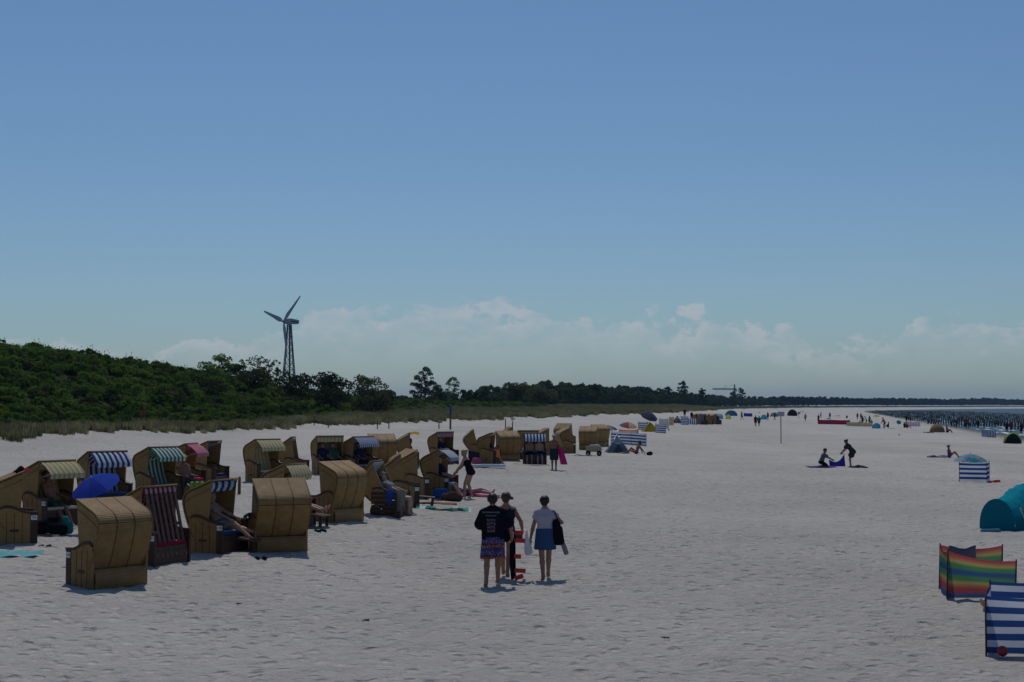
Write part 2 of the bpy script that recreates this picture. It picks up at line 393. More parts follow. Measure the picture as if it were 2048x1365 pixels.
# ------------------------------------------------------------------ vegetation
def leaf_mat(name, c1, c2, trans=0.3):
    m, nt, out = new_mat(name)
    oi = N(nt, 'ShaderNodeObjectInfo'); g = N(nt, 'ShaderNodeNewGeometry')
    n = N(nt, 'ShaderNodeTexNoise'); n.inputs['Scale'].default_value = 0.55; n.inputs['Detail'].default_value = 4; nt.links.new(g.outputs['Position'], n.inputs['Vector'])
    n2 = N(nt, 'ShaderNodeTexNoise'); n2.inputs['Scale'].default_value = 0.06; n2.inputs['Detail'].default_value = 2; nt.links.new(g.outputs['Position'], n2.inputs['Vector'])
    f = mathn(nt, 'ADD', mathn(nt, 'MULTIPLY', n.outputs[0], 0.45), mathn(nt, 'ADD', mathn(nt, 'MULTIPLY', oi.outputs['Random'], 0.3), mathn(nt, 'MULTIPLY', n2.outputs[0], 0.35)))
    col = mixc(nt, maprange(nt, f, 0.3, 0.75), c1, c2)
    d = N(nt, 'ShaderNodeBsdfDiffuse'); tr = N(nt, 'ShaderNodeBsdfTranslucent'); mx = N(nt, 'ShaderNodeMixShader'); mx.inputs[0].default_value = trans
    nt.links.new(col, d.inputs[0]); nt.links.new(col, tr.inputs[0])
    nt.links.new(d.outputs[0], mx.inputs[1]); nt.links.new(tr.outputs[0], mx.inputs[2]); nt.links.new(mx.outputs[0], out.inputs[0])
    return m
LM_bush = leaf_mat('shrub_leaves', (0.048, 0.092, 0.022), (0.155, 0.235, 0.046))
LM_dark = leaf_mat('dark_leaves', (0.030, 0.043, 0.018), (0.075, 0.085, 0.036), 0.25)
LM_olive = leaf_mat('olive_leaves', (0.06, 0.08, 0.032), (0.14, 0.155, 0.065))
LM_grass = leaf_mat('dune_grass_blades', (0.12, 0.13, 0.06), (0.28, 0.26, 0.14), 0.4)
LM_poplar = leaf_mat('poplar_leaves', (0.08, 0.11, 0.07), (0.19, 0.23, 0.15), 0.4)
LM_far = leaf_mat('wood_leaves', (0.035, 0.060, 0.024), (0.085, 0.12, 0.042), 0.25)
bark_m = plain('bark', (0.06, 0.048, 0.036), 0.9, 0.3, 9)
def leaf_cloud(r, n, centres, radii, size, flat=0.75):
    """leaf quads on and inside overlapping clumps"""
    c = np.asarray(centres, float); rad = np.asarray(radii, float)
    k = r.choice(len(c), n, p=rad ** 2 / (rad ** 2).sum())
    d = r.normal(size=(n, 3)); d /= np.linalg.norm(d, axis=1)[:, None]; d[:, 2] = np.where(d[:, 2] < -0.35, -d[:, 2], d[:, 2])
    q = r.uniform(0.55, 1.05, n) ** 0.6
    p = c[k] + d * (rad[k] * q)[:, None] * np.array([1, 1, flat])
    nrm = d + r.normal(scale=0.7, size=(n, 3)); nrm /= np.linalg.norm(nrm, axis=1)[:, None]
    a = np.cross(nrm, r.normal(size=(n, 3))); a /= np.linalg.norm(a, axis=1)[:, None]; b = np.cross(nrm, a)
    s = (size * r.uniform(0.6, 1.3, n))[:, None]
    v = np.stack([p - a * s, p + b * s * 0.55, p + a * s, p - b * s * 0.55], 1).reshape(-1, 3)
    return v, np.arange(4 * n).reshape(-1, 4)
def bush_mesh(name, r, n, w, h, size, mat, clumps=7, lean=0.0):
    c = []; rad = []
    for i in range(clumps):
        a = r.uniform(0, 2 * PI); q = r.uniform(0.1, 0.75) * w; z = h * r.uniform(0.25, 0.68)
        c.append((q * math.cos(a) + lean * z, q * math.sin(a), z)); rad.append(r.uniform(0.28, 0.48) * min(w, h))
    v, f = leaf_cloud(r, n, c, rad, size)
    # sprigs that break the outline
    m = n // 12
    top = np.array(c)[r.choice(len(c), m)] + np.stack([r.normal(0, w * 0.2, m), r.normal(0, w * 0.2, m), r.uniform(0.08, 0.30, m) * h], 1)
    s = size * 0.8; a = r.uniform(0, PI, m)
    dx = np.stack([np.cos(a), np.sin(a), np.zeros(m)], 1) * s * 0.4; dz = np.array([[0.1, 0, 1.0]]) * s
    v2 = np.stack([top - dx, top + dx, top + dx * 0.6 + dz, top - dx * 0.6 + dz], 1).reshape(-1, 3)
    v = np.concatenate([v, v2]); f = np.arange(len(v)).reshape(-1, 4)
    me = np_mesh(name, v, f); me.materials.append(mat); return me
def scatter(name, pts, rotz, scl, protos, pick, label, cat):
    """one 'stuff' object: instances of unlinked prototype meshes on a point mesh"""
    me = bpy.data.meshes.new(name); me.vertices.add(len(pts)); me.vertices.foreach_set('co', np.asarray(pts, np.float32).ravel())
    for nm, typ, arr in (('rz', 'FLOAT', rotz), ('sc', 'FLOAT', scl), ('pk', 'INT', pick)):
        a = me.attributes.new(nm, typ, 'POINT'); a.data.foreach_set('value', np.asarray(arr, np.float32 if typ == 'FLOAT' else np.int32))
    o = bpy.data.objects.new(name, me); COL.objects.link(o)
    ng = bpy.data.node_groups.new(name, 'GeometryNodeTree')
    ng.interface.new_socket('Geometry', in_out='INPUT', socket_type='NodeSocketGeometry'); ng.interface.new_socket('Geometry', in_out='OUTPUT', socket_type='NodeSocketGeometry')
    gi = ng.nodes.new('NodeGroupInput'); go = ng.nodes.new('NodeGroupOutput')
    col = bpy.data.collections.new(name + '_kinds')
    for i, pm in enumerate(protos): col.objects.link(bpy.data.objects.new('%s_kind_%02d' % (name, i), pm))
    ci = ng.nodes.new('GeometryNodeCollectionInfo'); ci.inputs['Collection'].default_value = col; ci.inputs['Separate Children'].default_value = True; ci.inputs['Reset Children'].default_value = True
    ip = ng.nodes.new('GeometryNodeInstanceOnPoints'); ip.inputs['Pick Instance'].default_value = True
    def attr(nm, typ):
        a = ng.nodes.new('GeometryNodeInputNamedAttribute'); a.data_type = typ; a.inputs[0].default_value = nm; return a.outputs[0]
    cr = ng.nodes.new('ShaderNodeCombineXYZ'); ng.links.new(attr('rz', 'FLOAT'), cr.inputs[2])
    ng.links.new(gi.outputs[0], ip.inputs['Points']); ng.links.new(ci.outputs[0], ip.inputs['Instance'])
    ng.links.new(attr('pk', 'INT'), ip.inputs['Instance Index']); ng.links.new(cr.outputs[0], ip.inputs['Rotation']); ng.links.new(attr('sc', 'FLOAT'), ip.inputs['Scale'])
    ng.links.new(ip.outputs[0], go.inputs[0])
    md = o.modifiers.new('scatter', 'NODES'); md.node_group = ng
    tag(o, label, cat, kind='stuff'); return o
r = np.random.default_rng(21)
# shrubs covering the high dune on the left
protos = [bush_mesh('shrub', r, 620, 1.5, 1.7, 0.17, LM_bush) for _ in range(4)] + [bush_mesh('shrub', r, 520, 1.3, 2.3, 0.17, LM_bush, 9) for _ in range(2)] + \
         [bush_mesh('shrub', r, 520, 1.5, 1.4, 0.16, LM_olive) for _ in range(2)] + [bush_mesh('shrub', r, 520, 1.5, 1.8, 0.16, LM_dark) for _ in range(2)]
def strip(n, s0, s1, t0, t1, pw=1.0):
    s = r.uniform(s0, s1, n); t = t0 + (t1 - t0) * r.random(n) ** pw
    x, y = to_xy(s, t); return s, t, x, y
s, t, x, y = strip(11000, -90, -47.5, 20, 330)
keep = s < np.interp(t, [20, 140, 175, 330], [-47.6, -48.6, -55, -60]) + 2.0 * fbm(t / 14.0, t * 0, 9, 3)
s, t, x, y = s[keep], t[keep], x[keep], y[keep]
low = np.clip((-47.0 - s) / 12.0, 0.26, 1.0) * r.uniform(0.55, 1.05, len(s)) * np.interp(t, [0, 150, 220, 330], [0.8, 0.85, 0.72, 0.7])
pick = r.integers(0, 6, len(s)); oth = r.random(len(s)) + 0.25 * fbm(t / 20.0, s / 10.0, 55, 3)
pick = np.where(oth < 0.12, r.integers(6, 8, len(s)), np.where(oth > 0.86 - 0.25 * (t > 150), r.integers(8, 10, len(s)), pick))
scatter('dune_shrubs', np.stack([x, y, ground_z(x, y) - 0.15], 1), r.uniform(0, 6.28, len(s)), low, protos, pick, 'dense green shrubs covering the high dune behind the beach chairs', 'shrubs')
# marram grass along the dune edge
def tuft(r, n, h, w):
    a = r.uniform(0, 2 * PI, n); q = w * np.sqrt(r.random(n)); bx = q * np.cos(a); by = q * np.sin(a); hh = h * r.uniform(0.5, 1.1, n); le = r.uniform(0.05, 0.5, n) * hh
    b2 = a + r.normal(0, 0.6, n); d = np.stack([-np.sin(b2), np.cos(b2), 0 * a], 1) * 0.022
    p = np.stack([bx, by, 0 * a], 1); tip = p + np.stack([le * np.cos(b2), le * np.sin(b2), hh], 1); mid = p * 0.6 + tip * 0.4 + np.stack([0 * a, 0 * a, 0.12 * hh], 1)
    v = np.stack([p - d, p + d, mid + d * 0.8, mid - d * 0.8, mid - d * 0.8, mid + d * 0.8, tip + d * 0.15, tip - d * 0.15], 1).reshape(-1, 3)
    me = np_mesh('tuft', v, np.arange(len(v)).reshape(-1, 4)); me.materials.append(LM_grass); return me
tufts = [tuft(r, 90, 0.75, 0.45) for _ in range(5)]
s, t, x, y = strip(26000, -64, -44.5, 60, 640, 1.5)
es = -48.4 + 3.0 * fbm(t / 9.0, s / 9.0, 41, 4) - 3.0 * fbm(t / 26.0, s / 60.0, 11, 3)
k = (s < es - 0.8 + 2.2 * r.random(len(s)) ** 2) & (s > np.interp(t, [60, 130, 180, 260], [-48.6, -49.6, -57, -64])); s, t, x, y = s[k], t[k], x[k], y[k]
scatter('dune_grass', np.stack([x, y, ground_z(x, y) - 0.05], 1), r.uniform(0, 6.28, len(s)), r.uniform(0.6, 1.25, len(s)) * np.interp(t, [0, 300, 640], [0.8, 1.0, 1.5]), tufts, r.integers(0, 5, len(s)), 'tan and green marram grass along the sandy dune edge', 'dune grass')
# low scrub and the far woods: a mass nobody could count
def crown_proto(r, n, w, h, size, mat, clumps=9):
    c = []; rad = []
    for i in range(clumps):
        a = r.uniform(0, 2 * PI); z = r.uniform(0.25, 0.86); q = w * r.uniform(0.1, 0.62) * (1.15 - z * 0.6)
        c.append((q * math.cos(a), q * math.sin(a), z * h)); rad.append(r.uniform(0.2, 0.32) * min(w * 1.4, h))
    v, f = leaf_cloud(r, n, c, rad, size); me = np_mesh('crown', v, f); me.materials.append(mat); return me
far_protos = [crown_proto(r, 420, 2.6, 6.0, 0.42, LM_far) for _ in range(4)] + [crown_proto(r, 420, 2.0, 6.6, 0.40, LM_far, 8) for _ in range(3)] + [bush_mesh('scrub', r, 420, 2.0, 2.2, 0.26, LM_far) for _ in range(2)]
s, t, x, y = strip(2600, -120, -62, 250, 1500, 1.35)
sc = np.clip((-58 - s) / 26.0, 0.22, 1.0) * r.uniform(0.55, 1.05, len(s)) * np.interp(t, [250, 400, 480, 600, 900, 1500], [0.5, 0.6, 1.2, 1.6, 1.5, 1.4]) * (1 + 0.35 * fbm(t / 60.0, s / 60.0, 3, 3))
scatter('wood_behind_dune', np.stack([x, y, ground_z(x, y) - 0.2], 1), r.uniform(0, 6.28, len(s)), sc, far_protos, np.where(sc < 0.42, r.integers(7, 9, len(s)), r.integers(0, 7, len(s))), 'dark green scrub and woodland running along behind the dune', 'woodland')
LM_shore = leaf_mat('shore_leaves', (0.012, 0.022, 0.012), (0.03, 0.045, 0.02), 0.1)
shore_protos = [crown_proto(r, 420, 2.6, 6.0, 0.42, LM_shore) for _ in range(7)]
s, t, x, y = strip(3000, -150, -62, 1400, 3400, 0.9)
sc = np.clip((-54 - s) / 20.0, 0.35, 1.0) * r.uniform(0.9, 1.35, len(s)) * (1 + 0.3 * fbm(t / 110.0, s / 90.0, 3, 3)) * np.interp(t, [1400, 2200, 3400], [1.25, 1.45, 1.8])
scatter('far_shore_wood', np.stack([x, y, ground_z(x, y) - 0.2], 1), r.uniform(0, 6.28, len(s)), sc, shore_protos, r.integers(0, 7, len(s)), 'hazy tree belt along the far curving shore', 'woodland')

# single trees that stand out on the skyline
def tree(name, u, d, h, w, label, mat, dense=900, leaf=0.2, kind='round', lean=0.0, trunk_h=0.35, group=None, sink=0.3):
    p = P3(u, d); root = empty(name, (p.x, p.y, p.z - sink)); tag(root, label, 'tree', group)
    m = MB(); n = 7; tops = []
    stem = [(lean * h * q * q * 0.6 + r.normal(0, 0.03 * h * q), r.normal(0, 0.03 * h * q), h * 0.86 * q) for q in np.linspace(0, 1, n)]
    m.tube(stem, [max(0.012 * h * (1.25 - q) * 1.6, 0.02) for q in np.linspace(0, 1, n)], 7)
    c = []; rad = []
    nl = {'thin': 13, 'poplar': 48}.get(kind, 16)
    for i in range(nl):
        q = r.uniform(trunk_h, 0.98); b = np.array(stem[int(q * (n - 1))]); b = np.array([b[0], b[1], h * 0.86 * q]); a = r.uniform(0, 2 * PI)
        if kind == 'round': L = w * r.uniform(0.45, 1.0) * math.sin(PI * min(0.97, max(0.1, 0.12 + (q - trunk_h) / (1 - trunk_h) * 0.86))) ** 0.7
        elif kind == 'poplar': L = w * r.uniform(0.35, 0.85) * min(1.0, 1.7 * (1.05 - q))
        elif kind == 'thin': L = w * r.uniform(0.4, 1.0)
        elif kind == 'cone': L = w * (1.05 - (q - trunk_h) / (1 - trunk_h)) * r.uniform(0.6, 1.0)
        else: L = w * r.uniform(0.5, 1.0) * (0.45 + 0.55 * (1 - q))
        tip = b + np.array([L * math.cos(a) + lean * L * 0.9, L * math.sin(a), L * r.uniform(0.25, 0.7)])
        mid = (b + tip) / 2 + np.array([0, 0, 0.06 * L])
        m.tube([b, mid, tip], [0.007 * h, 0.005 * h, 0.003 * h], 5, False)
        c.append(tip); k_ = 0.6 if kind == 'poplar' else 1.0; rad.append(w * r.uniform(0.24, 0.42) * k_); c.append(mid); rad.append(w * r.uniform(0.16, 0.30) * k_)
    c.append((stem[-1][0], stem[-1][1], h * 0.88)); rad.append(w * 0.28)
    if kind == 'poplar':
        c = []; rad = []
        for i in range(70):
            q = r.uniform(0.06, 1.0); pr = w * 0.62 * max(math.sin(PI * q ** 0.85), 0.0) ** 0.6 + 0.12 * w; a = r.uniform(0, 2 * PI); e = math.sqrt(r.random()) * pr
            c.append((e * math.cos(a), e * math.sin(a), h * (0.04 + 0.92 * q))); rad.append(w * r.uniform(0.09, 0.19))
    m.build('trunk', bark_m, root)
    v, f = leaf_cloud(r, dense, c, rad, leaf, 0.85)
    me = np_mesh('crown', v, f); link('crown', me, root, mat)
    return root
# wind-trimmed scrub and thin trees right of the high dune
for u, d, h, w, k, lab in ((436, 188, 4.6, 2.3, 'round', 'bushy round tree at the right shoulder of the high green dune'),
                           (466, 190, 3.9, 1.4, 'round', 'low leafy tree filling the dip left of the slender trees by the wind turbine'),
                           (492, 192, 4.7, 0.9, 'thin', 'slender sparse tree beside the bushy dune tree, well left of the turbine tower'),
                           (513, 193, 5.4, 1.1, 'thin', 'tallest of the slender sparse trees left of the lattice turbine tower'),
                           (537, 194, 5.0, 1.2, 'thin', 'slender sparse tree with gaps in its crown, second from the turbine tower'),
                           (555, 195, 4.8, 0.5, 'thin', 'spindly near-leafless tree standing closest to the lattice turbine tower')):
    tree('slender_tree' if k == 'thin' else 'bushy_tree', u, d, h, w, lab, LM_olive if k == 'thin' else LM_bush, 380 if k == 'thin' else 1300, 0.15 if k == 'thin' else 0.19, k, 0.0, 0.3)
for u, d, h, w, lab, mt in ((415, 150, 2.3, 2.2, 'reddish brown wind-bent bush on the lower flank of the green dune', LM_dark),
                            (500, 168, 2.6, 2.6, 'broad dark bush below the slender trees', LM_dark), (590, 178, 3.0, 3.0, 'wide dark bush below the foot of the turbine tower', LM_dark),
                            (655, 196, 3.4, 2.7, 'wind-bent dark tree with a ragged slanting crown, nearer the turbine', LM_dark),
                            (660, 176, 2.6, 2.5, 'rounded dark bush in front of the wind-bent tree', LM_dark),
                            (728, 205, 3.9, 2.9, 'wind-bent tree whose crown slopes down to the right, apart from the turbine', LM_olive),
                            (765, 212, 2.6, 2.4, 'low dark bush at the downwind end of the sloping wind-bent tree', LM_dark),
                            (745, 186, 2.3, 2.8, 'rounded dark bush in front of the sloping wind-bent tree', LM_dark)):
    tree('wind_bent_tree' if h > 3.1 else 'dark_bush', u, d, h, w, lab, mt, 1500, 0.19, 'low', 0.25 if h > 3.1 else 0.1, 0.15)
tree('poplar_tree', 851, 300, 8.6, 4.0, 'tall grey green poplar, the biggest single tree on the skyline', LM_poplar, 6500, 0.16, 'poplar', 0, 0.08)
tree('poplar_tree', 907, 310, 6.6, 2.7, 'smaller airy poplar standing behind the blue topped post', LM_poplar, 2200, 0.15, 'poplar', 0, 0.1)
tree('young_tree', 876, 306, 4.2, 2.2, 'short bushy tree between the two poplars', LM_far, 900, 0.25, 'low', 0, 0.1)
for i, (u, h) in enumerate(((938, 4.3), (952, 3.9), (968, 5.0))):
    tree('pine_tree', u, 330, h, 1.3, ('small dark pine right of the airy poplar', 'shortest dark pine of the three in the gap right of the poplars', 'tallest dark pine of the three right of the poplars')[i], LM_far, 600, 0.24, 'cone', 0, 0.15)
tree('broad_bush', 1030, 345, 5.0, 4.2, 'broad rounded green thicket with a long sloping back', LM_olive, 2400, 0.26, 'low', 0.05, 0.1)
tree('broad_bush', 1080, 350, 4.0, 4.4, 'lower sloping end of the rounded green thicket', LM_olive, 2200, 0.26, 'low', 0.1, 0.1)
for u, d, h, w, lab in ((1050, 420, 8.2, 2.2, 'tallest dark conifer rising behind the rounded thicket'), (1066, 425, 7.6, 1.8, 'dark conifer right beside the tallest one behind the thicket'),
                        (1084, 430, 7.0, 1.8, 'pointed dark conifer in the middle of the row behind the thicket'), (1098, 432, 7.0, 1.5, 'narrow dark conifer near the end of the row behind the thicket'),
                        (1117, 440, 6.2, 2.4, 'rounder dark tree ending the row behind the thicket')):
    tree('conifer_tree', u, d, h, w, lab, LM_far, 900, 0.3, 'cone', 0, 0.1)
for u, d, h, w, lab in ((1366, 760, 13.0, 4.6, 'big round tree standing above the ridge of the wood'), (1336, 740, 10.5, 4.5, 'rounded tree on the wood ridge left of the biggest one'),
                        (1405, 800, 10.0, 3.2, 'small rounded tree on the ridge below the crane jib'), (1482, 1150, 14.5, 6.0, 'dense dark tree right beside the crane mast'), (1466, 1100, 11.5, 4.4, 'dark tree covering the foot of the crane mast')):
    tree('ridge_tree', u, d, h, w, lab, LM_far, 1500, 0.5, 'poplar', 0, 0.05)
# ------------------------------------------------------------------ hooded wicker beach chairs
def wicker_mat(name, c1, c2, pitch=0.036):
    m, nt, out = new_mat(name)
    b = N(nt, 'ShaderNodeBsdfPrincipled'); b.inputs['Roughness'].default_value = 0.6; b.inputs['Specular IOR Level'].default_value = 0.35
    uvn = N(nt, 'ShaderNodeUVMap'); sp = N(nt, 'ShaderNodeSeparateXYZ'); nt.links.new(uvn.outputs[0], sp.inputs[0])
    u = mathn(nt, 'DIVIDE', sp.outputs[0], pitch * 1.7); v = mathn(nt, 'DIVIDE', sp.outputs[1], pitch)
    row = mathn(nt, 'FLOOR', v)
    # strands: rounded rows, every second row shifted by half a weave
    hrow = mathn(nt, 'ABSOLUTE', mathn(nt, 'SINE', mathn(nt, 'MULTIPLY', v, PI)))
    ph = mathn(nt, 'ADD', mathn(nt, 'MULTIPLY', u, PI), mathn(nt, 'MULTIPLY', mathn(nt, 'MODULO', row, 2.0), PI / 2))
    hcol = mathn(nt, 'ABSOLUTE', mathn(nt, 'SINE', ph))
    h = mathn(nt, 'MULTIPLY', mathn(nt, 'POWER', hrow, 0.5), mathn(nt, 'ADD', 0.35, mathn(nt, 'MULTIPLY', hcol, 0.65)))
    t = N(nt, 'ShaderNodeTexCoord'); nz = N(nt, 'ShaderNodeTexNoise'); nz.inputs['Scale'].default_value = 5.0; nz.inputs['Detail'].default_value = 5
    nt.links.new(t.outputs['Object'], nz.inputs['Vector'])
    oi = N(nt, 'ShaderNodeObjectInfo')
    f = mathn(nt, 'ADD', mathn(nt, 'MULTIPLY', nz.outputs[0], 0.8), mathn(nt, 'MULTIPLY', oi.outputs['Random'], 0.35))
    col = mixc(nt, maprange(nt, f, 0.3, 0.85), c1, c2)
    col = mixc(nt, maprange(nt, h, 0.05, 0.5, 0.55, 0.0), col, (0.05, 0.03, 0.012))
    nt.links.new(col, b.inputs['Base Color'])
    bp = N(nt, 'ShaderNodeBump'); bp.inputs['Strength'].default_value = 0.9; bp.inputs['Distance'].default_value = 0.012
    nt.links.new(h, bp.inputs['Height']); nt.links.new(bp.outputs[0], b.inputs['Normal']); nt.links.new(b.outputs[0], out.inputs[0])
    return m
WICK = wicker_mat('wicker', (0.245, 0.135, 0.042), (0.375, 0.222, 0.075))
WICK_D = plain('wicker_seam', (0.10, 0.058, 0.022), 0.7, 0.25, 30)
ROPE = plain('wicker_rim', (0.20, 0.118, 0.045), 0.7, 0.25, 40)
BROWN = plain('brown_board', (0.062, 0.030, 0.022), 0.55, 0.25, 12)
BROWN_L = plain('brown_slat', (0.125, 0.062, 0.048), 0.6, 0.25, 12)
METAL = plain('light_metal', (0.5, 0.5, 0.5), 0.35, 0.1, 20, 0.5, 0.8)
PLATE = plain('number_plate_white', (0.75, 0.76, 0.78), 0.5, 0.05)
INK = plain('ink_dark', (0.02, 0.022, 0.05), 0.6, 0.05)
W2 = 0.60
prof = [(-0.28, 0.37), (-0.36, 0.52), (-0.44, 0.72), (-0.515, 0.95), (-0.555, 1.13), (-0.555, 1.22), (-0.53, 1.295), (-0.475, 1.36), (-0.39, 1.412), (-0.26, 1.462), (-0.06, 1.545), (0.14, 1.63)]
PIV = Vector((0, -0.10, 0.56))                   # the hood turns about this axle
hprof = [(y - PIV.y, z - PIV.z) for y, z in prof]
side_poly = [(y + 0.012, z - 0.004) for y, z in prof[:1]] + [(y + 0.02, z - 0.012) for y, z in prof[1:]] + [(0.13, 1.56), (0.085, 1.05), (0.055, 0.72), (0.02, 0.50), (-0.1, 0.36)]
hside = [(y - PIV.y, z - PIV.z) for y, z in side_poly]
base_poly = [(-0.42, 0.0), (0.27, 0.0), (0.27, 0.70), (0.18, 0.715), (0.08, 0.745), (-0.04, 0.80), (-0.16, 0.84), (-0.30, 0.845), (-0.38, 0.80), (-0.42, 0.66), (-0.42, 0.36)]
CM = {}
def outer(pr, e):
    q = []
    for i, (y, z) in enumerate(pr):
        a = Vector(pr[max(i - 1, 0)]); b = Vector(pr[min(i + 1, len(pr) - 1)]); t = (b - a).normalized(); q.append((y - t.y * e, z + t.x * e))
    return q
def chair_meshes():
    CM['hood'] = MB().sweep(hprof, W2, -W2, 0.03, True, 9).mesh('hood')
    for k, x in (('side_l', -W2 + 0.006), ('side_r', W2 - 0.036)): CM[k] = MB().prism(hside, x, x + 0.03).mesh('hood_side')
    for k, x in (('rim_l', -W2), ('rim_r', W2)):
        CM[k] = MB().tube([(x, y, z) for y, z in outer(hprof, 0.018)], 0.02, 6).mesh('hood_rim')
        # the second roof seam running along the side below the roof edge
    for k, x in (('cap_l', -W2 + 0.004), ('cap_r', W2 - 0.004)):
        CM[k] = MB().tube([(x, y - PIV.y, z - PIV.z) for y, z in ((-0.54, 1.13), (-0.40, 1.235), (-0.2, 1.325), (0.11, 1.46))], 0.010, 6).mesh('side_seam')
    CM['front_rim'] = MB().tube([(-W2, hprof[-1][0], hprof[-1][1]), (W2, hprof[-1][0], hprof[-1][1])], 0.018, 6).mesh('roof_edge')
    for i, x in enumerate((-0.2, 0.2)):
        CM['seam%d' % i] = MB().sweep(outer(hprof, 0.028), x + 0.011, x - 0.011, 0.007, True, 2).mesh('seam')
    CM['cross_seam'] = MB().tube([(x, outer(hprof, 0.029)[5][0], outer(hprof, 0.029)[5][1]) for x in (-W2, 0, W2)], 0.011, 6).mesh('seam')
    lin = [(y + 0.075, z + 0.0) if i < 7 else (y + 0.03, z - 0.07) for i, (y, z) in enumerate(hprof)]
    CM['lining'] = MB().sweep(lin, 0.555, -0.555, 0.012, True, 3).mesh('back_cushion')
    for k, x in (('base_l', -W2 - 0.012), ('base_r', W2 - 0.028)): CM[k] = MB().prism(base_poly, x, x + 0.04).mesh('side_panel')
    for k, sx in (('bs_l', -1), ('bs_r', 1)):
        xo = sx * (W2 + 0.013)
        for i, y in enumerate((-0.24, -0.07, 0.10)):
            CM['%s%d' % (k, i)] = MB().box((xo, y, 0.36), (0.008, 0.014, 0.70)).mesh('panel_seam')
        CM[k + 'h'] = MB().box((xo, -0.07, 0.315), (0.014, 0.19, 0.055)).mesh('hand_grip')
    for k, x in (('arm_l', -W2 - 0.03), ('arm_r', W2 - 0.06)):
        top = [(0.435, 0.735), (0.27, 0.735), (0.18, 0.75), (0.08, 0.78), (-0.04, 0.835), (-0.16, 0.875), (-0.30, 0.88), (-0.385, 0.84)]
        poly = top + [(y - (0.01 if y < -0.3 else 0), z - 0.05) for y, z in reversed(top)]
        CM[k] = MB().prism(poly[::-1], x, x + 0.09).mesh('armrest')
    for k, x in (('post_l', -W2 - 0.02), ('post_r', W2 - 0.035)): CM[k] = MB().prism([(0.272, 0.0), (0.43, 0.0), (0.43, 0.684), (0.272, 0.684)], x, x + 0.055).mesh('front_board')
    CM['rear'] = MB().sweep([(-0.405, 0.0), (-0.435, 0.06), (-0.452, 0.14), (-0.45, 0.23), (-0.425, 0.305), (-0.37, 0.345)], W2 - 0.03, -W2 + 0.03, 0.025, True, 7).mesh('rear_panel')
    CM['seat'] = MB().box((0, 0.04, 0.36), (1.08, 0.70, 0.10)).mesh('seat')
    CM['front'] = MB().box((0, 0.385, 0.155), (1.09, 0.04, 0.31)).mesh('front_panel')
    CM['cushion'] = MB().prism([(-0.28, 0.412), (0.36, 0.412), (0.39, 0.44), (0.37, 0.49), (-0.28, 0.50)], -0.53, 0.53).mesh('seat_cushion')
    y0, z0 = hprof[-1]
    def awn(pts): return MB().sweep(pts, 0.56, -0.56, 0, True, 15).mesh('awning')
    CM['awn_open'] = awn([(y0, z0 - 0.015), (y0 + 0.18, z0 - 0.11), (y0 + 0.38, z0 - 0.30), (y0 + 0.388, z0 - 0.32), (y0 + 0.375, z0 - 0.43)])
    CM['awn_half'] = awn([(y0 + 0.005, z0 - 0.01), (y0 + 0.10, z0 - 0.10), (y0 + 0.19, z0 - 0.26), (y0 + 0.195, z0 - 0.29), (y0 + 0.16, z0 - 0.42)])
    CM['awn_fold'] = awn([(y0 - 0.01, z0 - 0.03), (y0 - 0.0, z0 - 0.14), (y0 - 0.06, z0 - 0.25)])
    for k, x in (('rod_l', -0.565), ('rod_r', 0.565)):
        CM[k] = MB().tube([(x, y0 - 0.05, z0 - 0.42), (x, y0 + 0.38, z0 - 0.295)], 0.007, 5).mesh('awning_rod')
    CM['plate'] = MB().box((0, 0, 0), (0.006, 0.135, 0.105)).mesh('number_plate')
    CM['foot_top'] = MB().prism([(0.44, 0.30), (0.92, 0.26), (0.92, 0.30), (0.44, 0.345)], -0.5, -0.02).mesh('footrest')
    CM['foot_leg'] = MB().prism([(0.78, 0.0), (0.86, 0.0), (0.90, 0.262), (0.82, 0.268)], -0.47, -0.43).mesh('footrest_leg')
    CM['foot_leg2'] = MB().prism([(0.78, 0.0), (0.86, 0.0), (0.90, 0.262), (0.82, 0.268)], -0.09, -0.05).mesh('footrest_leg')
    # lattice that closes a locked chair
    a, bq = Vector((0, 0.41, 0.19)), Vector((0, 0.10, 1.50))
    for i in range(7):
        x = -0.48 + 0.16 * i
        CM['slat%d' % i] = MB().bar(a + Vector((x, 0, 0)), bq + Vector((x, 0.0, 0)), 0.085, 0.022, (0, 1, 0)).mesh('slat')
    for i, q in enumerate((0.06, 0.5, 0.94)):
        p = a.lerp(bq, q) - Vector((0, 0.022, 0)); CM['rail%d' % i] = MB().bar(p - Vector((0.55, 0, 0)), p + Vector((0.55, 0, 0)), 0.02, 0.06).mesh('rail')
    for k, x in (('plank_l', -W2 - 0.02), ('plank_r', W2 - 0.01)):
        for i in range(6): CM['%s%d' % (k, i)] = MB().box((x, 0.0, 0.07 + 0.125 * i), (0.028, 0.86, 0.105)).mesh('plank')
chair_meshes()
_digits = {}
def number_mesh(txt, size):
    if (txt, size) not in _digits:
        c = bpy.data.curves.new('digits', 'FONT'); c.body = txt; c.size = size; c.align_x = 'CENTER'; c.align_y = 'CENTER'; c.extrude = 0.0015
        o = bpy.data.objects.new('digits', c); COL.objects.link(o)
        dg = bpy.context.evaluated_depsgraph_get(); dg.update(); me = bpy.data.meshes.new_from_object(o.evaluated_get(dg)); me.materials.clear()
        bpy.data.objects.remove(o); _digits[(txt, size)] = me
    return _digits[(txt, size)]
C_CREAM = ((0.62, 0.58, 0.42), (0.50, 0.40, 0.16)); C_BLUE = ((0.03, 0.07, 0.24), (0.66, 0.68, 0.70)); C_GREEN = ((0.02, 0.16, 0.12), (0.62, 0.66, 0.62))
